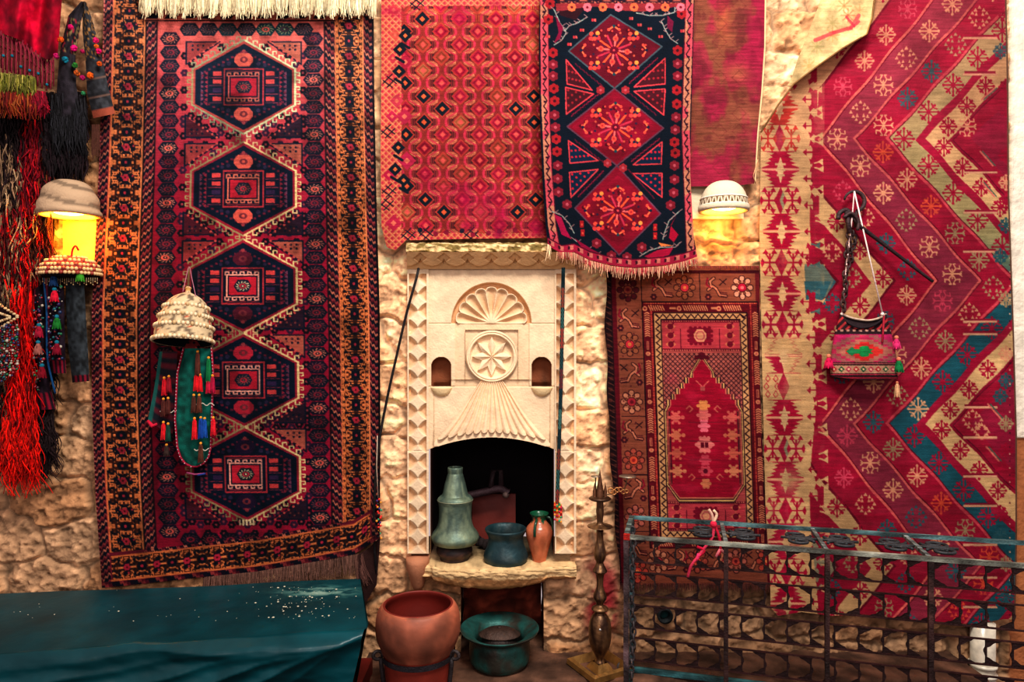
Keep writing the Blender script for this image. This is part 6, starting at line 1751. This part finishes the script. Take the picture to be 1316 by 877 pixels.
    for i in range(13):
        x=-18+i*3.4;mb=MB();y=418+abs(0)+max(0,(8-i))*1.5; yl=498-abs(i-4)*2.5
        mb.tube([W(x,y-6,-.2),W(x+rs.randn(),yl,-.2)],.001,(60,40,40),4)
        while y<yl: r_=.0028+.0045*rs.rand()**2;mb.ell(W(x+rs.randn()*.8,y,-.2-.01*rs.rand()),r_,bc[rs.randint(8)],7,5);y+=2.6+r_*400*rs.rand()*.8
        mb.build('bead_string',M_bead(),root)
    # black embroidered sash, upper left
    root=empty('embroidered_sash',W(108,40,-.12));tag(root,'black embroidered sash with pompoms and fringe folded on a nail','scarf')
    def strip(nm,L,R,Yb,colf,pr=root):
        Q=coons(L,R,[L[0],R[0]],[L[-1],R[-1]],16,70);Yy=Yb-.02*np.sin(Q[2]*PI)-.006*np.sin(Q[3]*22+Q[2]*5)
        C=np.array([[colf(s,t) for s,t in zip(a,b)] for a,b in zip(Q[2],Q[3])],float);m_=MB();m_.grid(WA(Q[0],Q[1],Yy),np.clip(C,0,255));return m_.build(nm,M_cloth(),pr)
    nz=lambda s,t,f=9:float(vnoise(np.array(s*f),np.array(t*f*4),5))
    def c1(s,t):
        c=np.array((40,36,42.))*(.6+.8*nz(s,t))
        if .15<t<.42 and nz(s,t,14)>.68: c=np.array([(150,40,60),(140,120,80)][int(s*4)%2],float)
        return c
    def c2(s,t):
        c=np.array((48,50,54.))*(.6+.8*nz(s,t))
        if .66<t<.68 or .82<t<.84 : c=np.array((110,86,76.))
        if t>.93: c=np.array((150,76,56.))
        if t<.5 and nz(s,t,14)>.70: c=np.array((150,110,60.))
        return c
    strip('sash_end',[(104,2),(88,20),(78,60),(74,100),(70,165)],[(110,2),(104,30),(97,70),(98,110),(108,168)],-.13,c1)
    strip('sash_end',[(106,3),(106,40),(110,80),(112,120),(120,152)],[(111,3),(120,30),(130,70),(140,115),(148,146)],-.12,c2)
    mb=MB()
    for k in range(160):
        x=66+rs.rand()*44;y=120+rs.rand()*45;mb.tube([W(x,y,-.14),W(x+rs.randn()*2,y+20,-.15),W(x+rs.randn()*4+2,y+38,-.13)],[.003,.0028,.001],np.array((30,30,34))*(.5+.9*rs.rand()),4,cap=False)
    for k in range(40): x=118+rs.rand()*10;mb.tube([W(x,160,-.11),W(x+rs.randn()*2,185+rs.rand()*20,-.11)],.0018,(80,46,36),4,cap=False)
    mb.build('fringe',M_yarn(),root)
    for x,y,c,r_ in[(78,51,(196,80,20),.014),(91,35,(190,10,90),.013),(95,62,(206,10,110),.015),(73,72,(170,20,90),.014),(84,77,(10,110,130),.015),(96,84,(40,110,40),.013),(99,94,(190,90,30),.014),(106,100,(150,10,80),.012),(123,52,(190,20,90),.014),(127,66,(196,10,90),.013),(124,60,(200,90,20),.011),(116,97,(206,90,20),.015),(128,82,(190,80,20),.012),(107,120,(40,110,70),.010),(106,66,(170,20,80),.010)]:
        mb=MB();
        for k in range(26):
            a=rs.randn(3);a/=np.linalg.norm(a);q=W(x,y,-.155);mb.ell(np.array(q)+a*r_*.55,r_*.42,np.clip(np.array(c)*(.7+.5*rs.rand()),0,255),6,4)
        mb.build('pompom',M_yarn(),root)
    # dark hanging wool bundle above the lamp
    mb=MB()
    for k in range(700):
        x=58+rs.rand()*52;y=118+rs.rand()*75;l=30+rs.rand()*26;mb.tube([W(x,y,-.08),W(x+rs.randn()*3,y+l*.5,-.11-.02*rs.rand()),W(88+(x-88)*.8+rs.randn()*5,y+l,-.08)],[.004,.004,.001],np.array((26,16,20))*(.5+rs.rand()),4,cap=False)
    o=mb.build('black_wool_bundle',M_yarn());tag(o,'dark wool bundle hanging just above the left wall lamp','wool')
    # headdress below the lamp
    root=empty('cowrie_headdress',W(90,345,-.15));tag(root,'cowrie-shell cap with beaded lappets hanging directly under the left wall lamp','headdress')
    c=np.array(W(90,354,-.12));k=(D-.12)/F
    p=spl([(37*k,0),(35*k,9*k),(30*k,16*k),(20*k,22*k),(9*k,25*k),(0,26*k)],4)
    mb=MB();mb.lathe(p,tuple(c),(150,60,50),40,ry=.75);mb.lathe([(36*k,0),(30*k,-.01),(0,-.01)],tuple(c),(24,18,24),32,ry=.75);mb.build('cap',M_cloth(),root)
    for h,r_,n in((1.5,37,50),(6.5,36.5,48),(12,33,42),(17.5,28,34),(22,19,22)):
        mb=MB()
        for i in range(n): a=i*2*PI/n;mb.ell(c+np.array((r_*k*math.cos(a),r_*k*.75*math.sin(a),h*k)),(.0085,.007,.0078),(214,180,130) if (i+int(h))%4 else (150,60,50),6,5)
        mb.build('shell_row',M_bead(),root)
    mb=MB();mb.tube(spl([W(92,332,-.16),W(93,322,-.15),W(97,316,-.15),(W(101,322,-.15))],4),.004,(150,20,24),6);mb.build('top_tuft',M_yarn(),root)
    mb=MB()
    for i in range(26): mb.tube([W(55+i*2.8,357,-.16),W(55+i*2.8,361+(i%3)*2,-.16)],.0016,(150,130,100),4);mb.ell(W(55+i*2.8,362+(i%3)*2,-.16),.003,(190,160,110),6,4)
    mb.build('coin_fringe',M_bead(),root)
    def cstripe(s,t):
        if t>.86: return np.array((120,14,40.)) if int(s*7)%2 else np.array((24,14,24.))
        return np.array((34,22,34.))*(.6+.7*nz(s,t))+ (np.array((90,10,30)) if s<.12 else 0)
    strip('beaded_lappet',[(58,358),(60,400),(63,458),(66,480)],[(82,358),(83,420),(84,458),(85,480)],-.13,cstripe,root)
    strip('beaded_lappet',[(44,372),(41,440),(40,500),(40,528)],[(58,362),(60,440),(64,500),(72,526)],-.12,cstripe,root)
    def cg(s,t):
        if t>.93: return np.array((110,14,36.)) if int(s*7)%2 else np.array((20,12,20.))
        return np.array((46,52,56.))*(.55+.8*nz(s,t))
    strip('grey_lappet',[(84,358),(85,400),(88,450),(93,492)],[(108,358),(110,400),(113,450),(115,490)],-.12,cg,root)
    mb=MB();mb.tube(spl([W(56,357,-.15),W(60,400,-.155),(W(61,460,-.15)),W(71,506,-.145)],5),.0042,(14,66,110),6);mb.build('blue_piping',M_yarn(),root)
    for y0,x0,x1,n in((362,60,82,90),(372,41,58,90)):
        mb=MB()
        for i in range(n):
            y=y0+6+rs.rand()*(94 if y0==362 else 125);x=x0+2+rs.rand()*(x1-x0-4);mb.ell(W(x,y,-.165),.003+.005*rs.rand()**2,bc[rs.randint(8)],6,4)
        mb.build('bead_embroidery',M_bead(),root)
    for x,y,c_ in[(70,372,(196,20,50)),(73,407,(24,110,40)),(73,440,(120,6,36)),(50,418,(150,20,50)),(69,352,(14,50,90)),(103,346,(60,140,40)),(54,470,(120,6,30)),(49,440,(150,90,80))]:
        mb=MB();tassel(mb,W(x,y,-.175),.05,.016,c_,(20,110,130));mb.build('tassel',M_yarn(),root)
# ================= RUN =================
walls();fireplace();hearth_items();big_pots();candlestick();railing();bench()
rug1();rug_top_fringe();rug2();rug3();rug5();rug4();kilim()
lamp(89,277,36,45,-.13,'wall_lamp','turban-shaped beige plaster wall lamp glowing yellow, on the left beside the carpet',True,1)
lamp(930,271,31,38,-.12,'wall_lamp','white domed wall lamp with pierced triangle band, glowing above the prayer rug',False,1)
wires();hat();bag_and_scale();left_textiles()
sc=bpy.context.scene
w=bpy.data.worlds.new('sky');sc.world=w;w.use_nodes=True;bg=w.node_tree.nodes['Background'];bg.inputs[0].default_value=(1.0,.80,.80,1);bg.inputs[1].default_value=.50
def area(loc,tgt,size,size_y,en,col,spread=180):
    l=bpy.data.lights.new('daylight_and_fill','AREA');l.shape='RECTANGLE';l.size=size;l.size_y=size_y;l.energy=en;l.color=col;l.spread=math.radians(spread)
    o=bpy.data.objects.new('daylight_and_fill',l);o.location=loc;sc.collection.objects.link(o)
    import mathutils
    o.rotation_euler=(mathutils.Vector(tgt)-mathutils.Vector(loc)).to_track_quat('-Z','Y').to_euler()
area((.55,-2.3,4.3),(.1,0,1.75),1.3,.9,162,(1,.93,.86))
area((-.3,-5.0,3.0),(0,0,1.9),2.0,1.4,46,(1,.90,.88))  # added front fill to brighten the frieze, no such source known
cam=bpy.data.cameras.new('camera');co=bpy.data.objects.new('camera',cam);sc.collection.objects.link(co);sc.camera=co
co.location=(0,-D,CZ);co.rotation_euler=(PI/2,0,0);cam.sensor_width=36;cam.lens=F/1316*36;cam.clip_start=.05
sc.view_settings.view_transform='Standard';sc.view_settings.look='Medium High Contrast';sc.view_settings.exposure=0;sc.view_settings.gamma=1
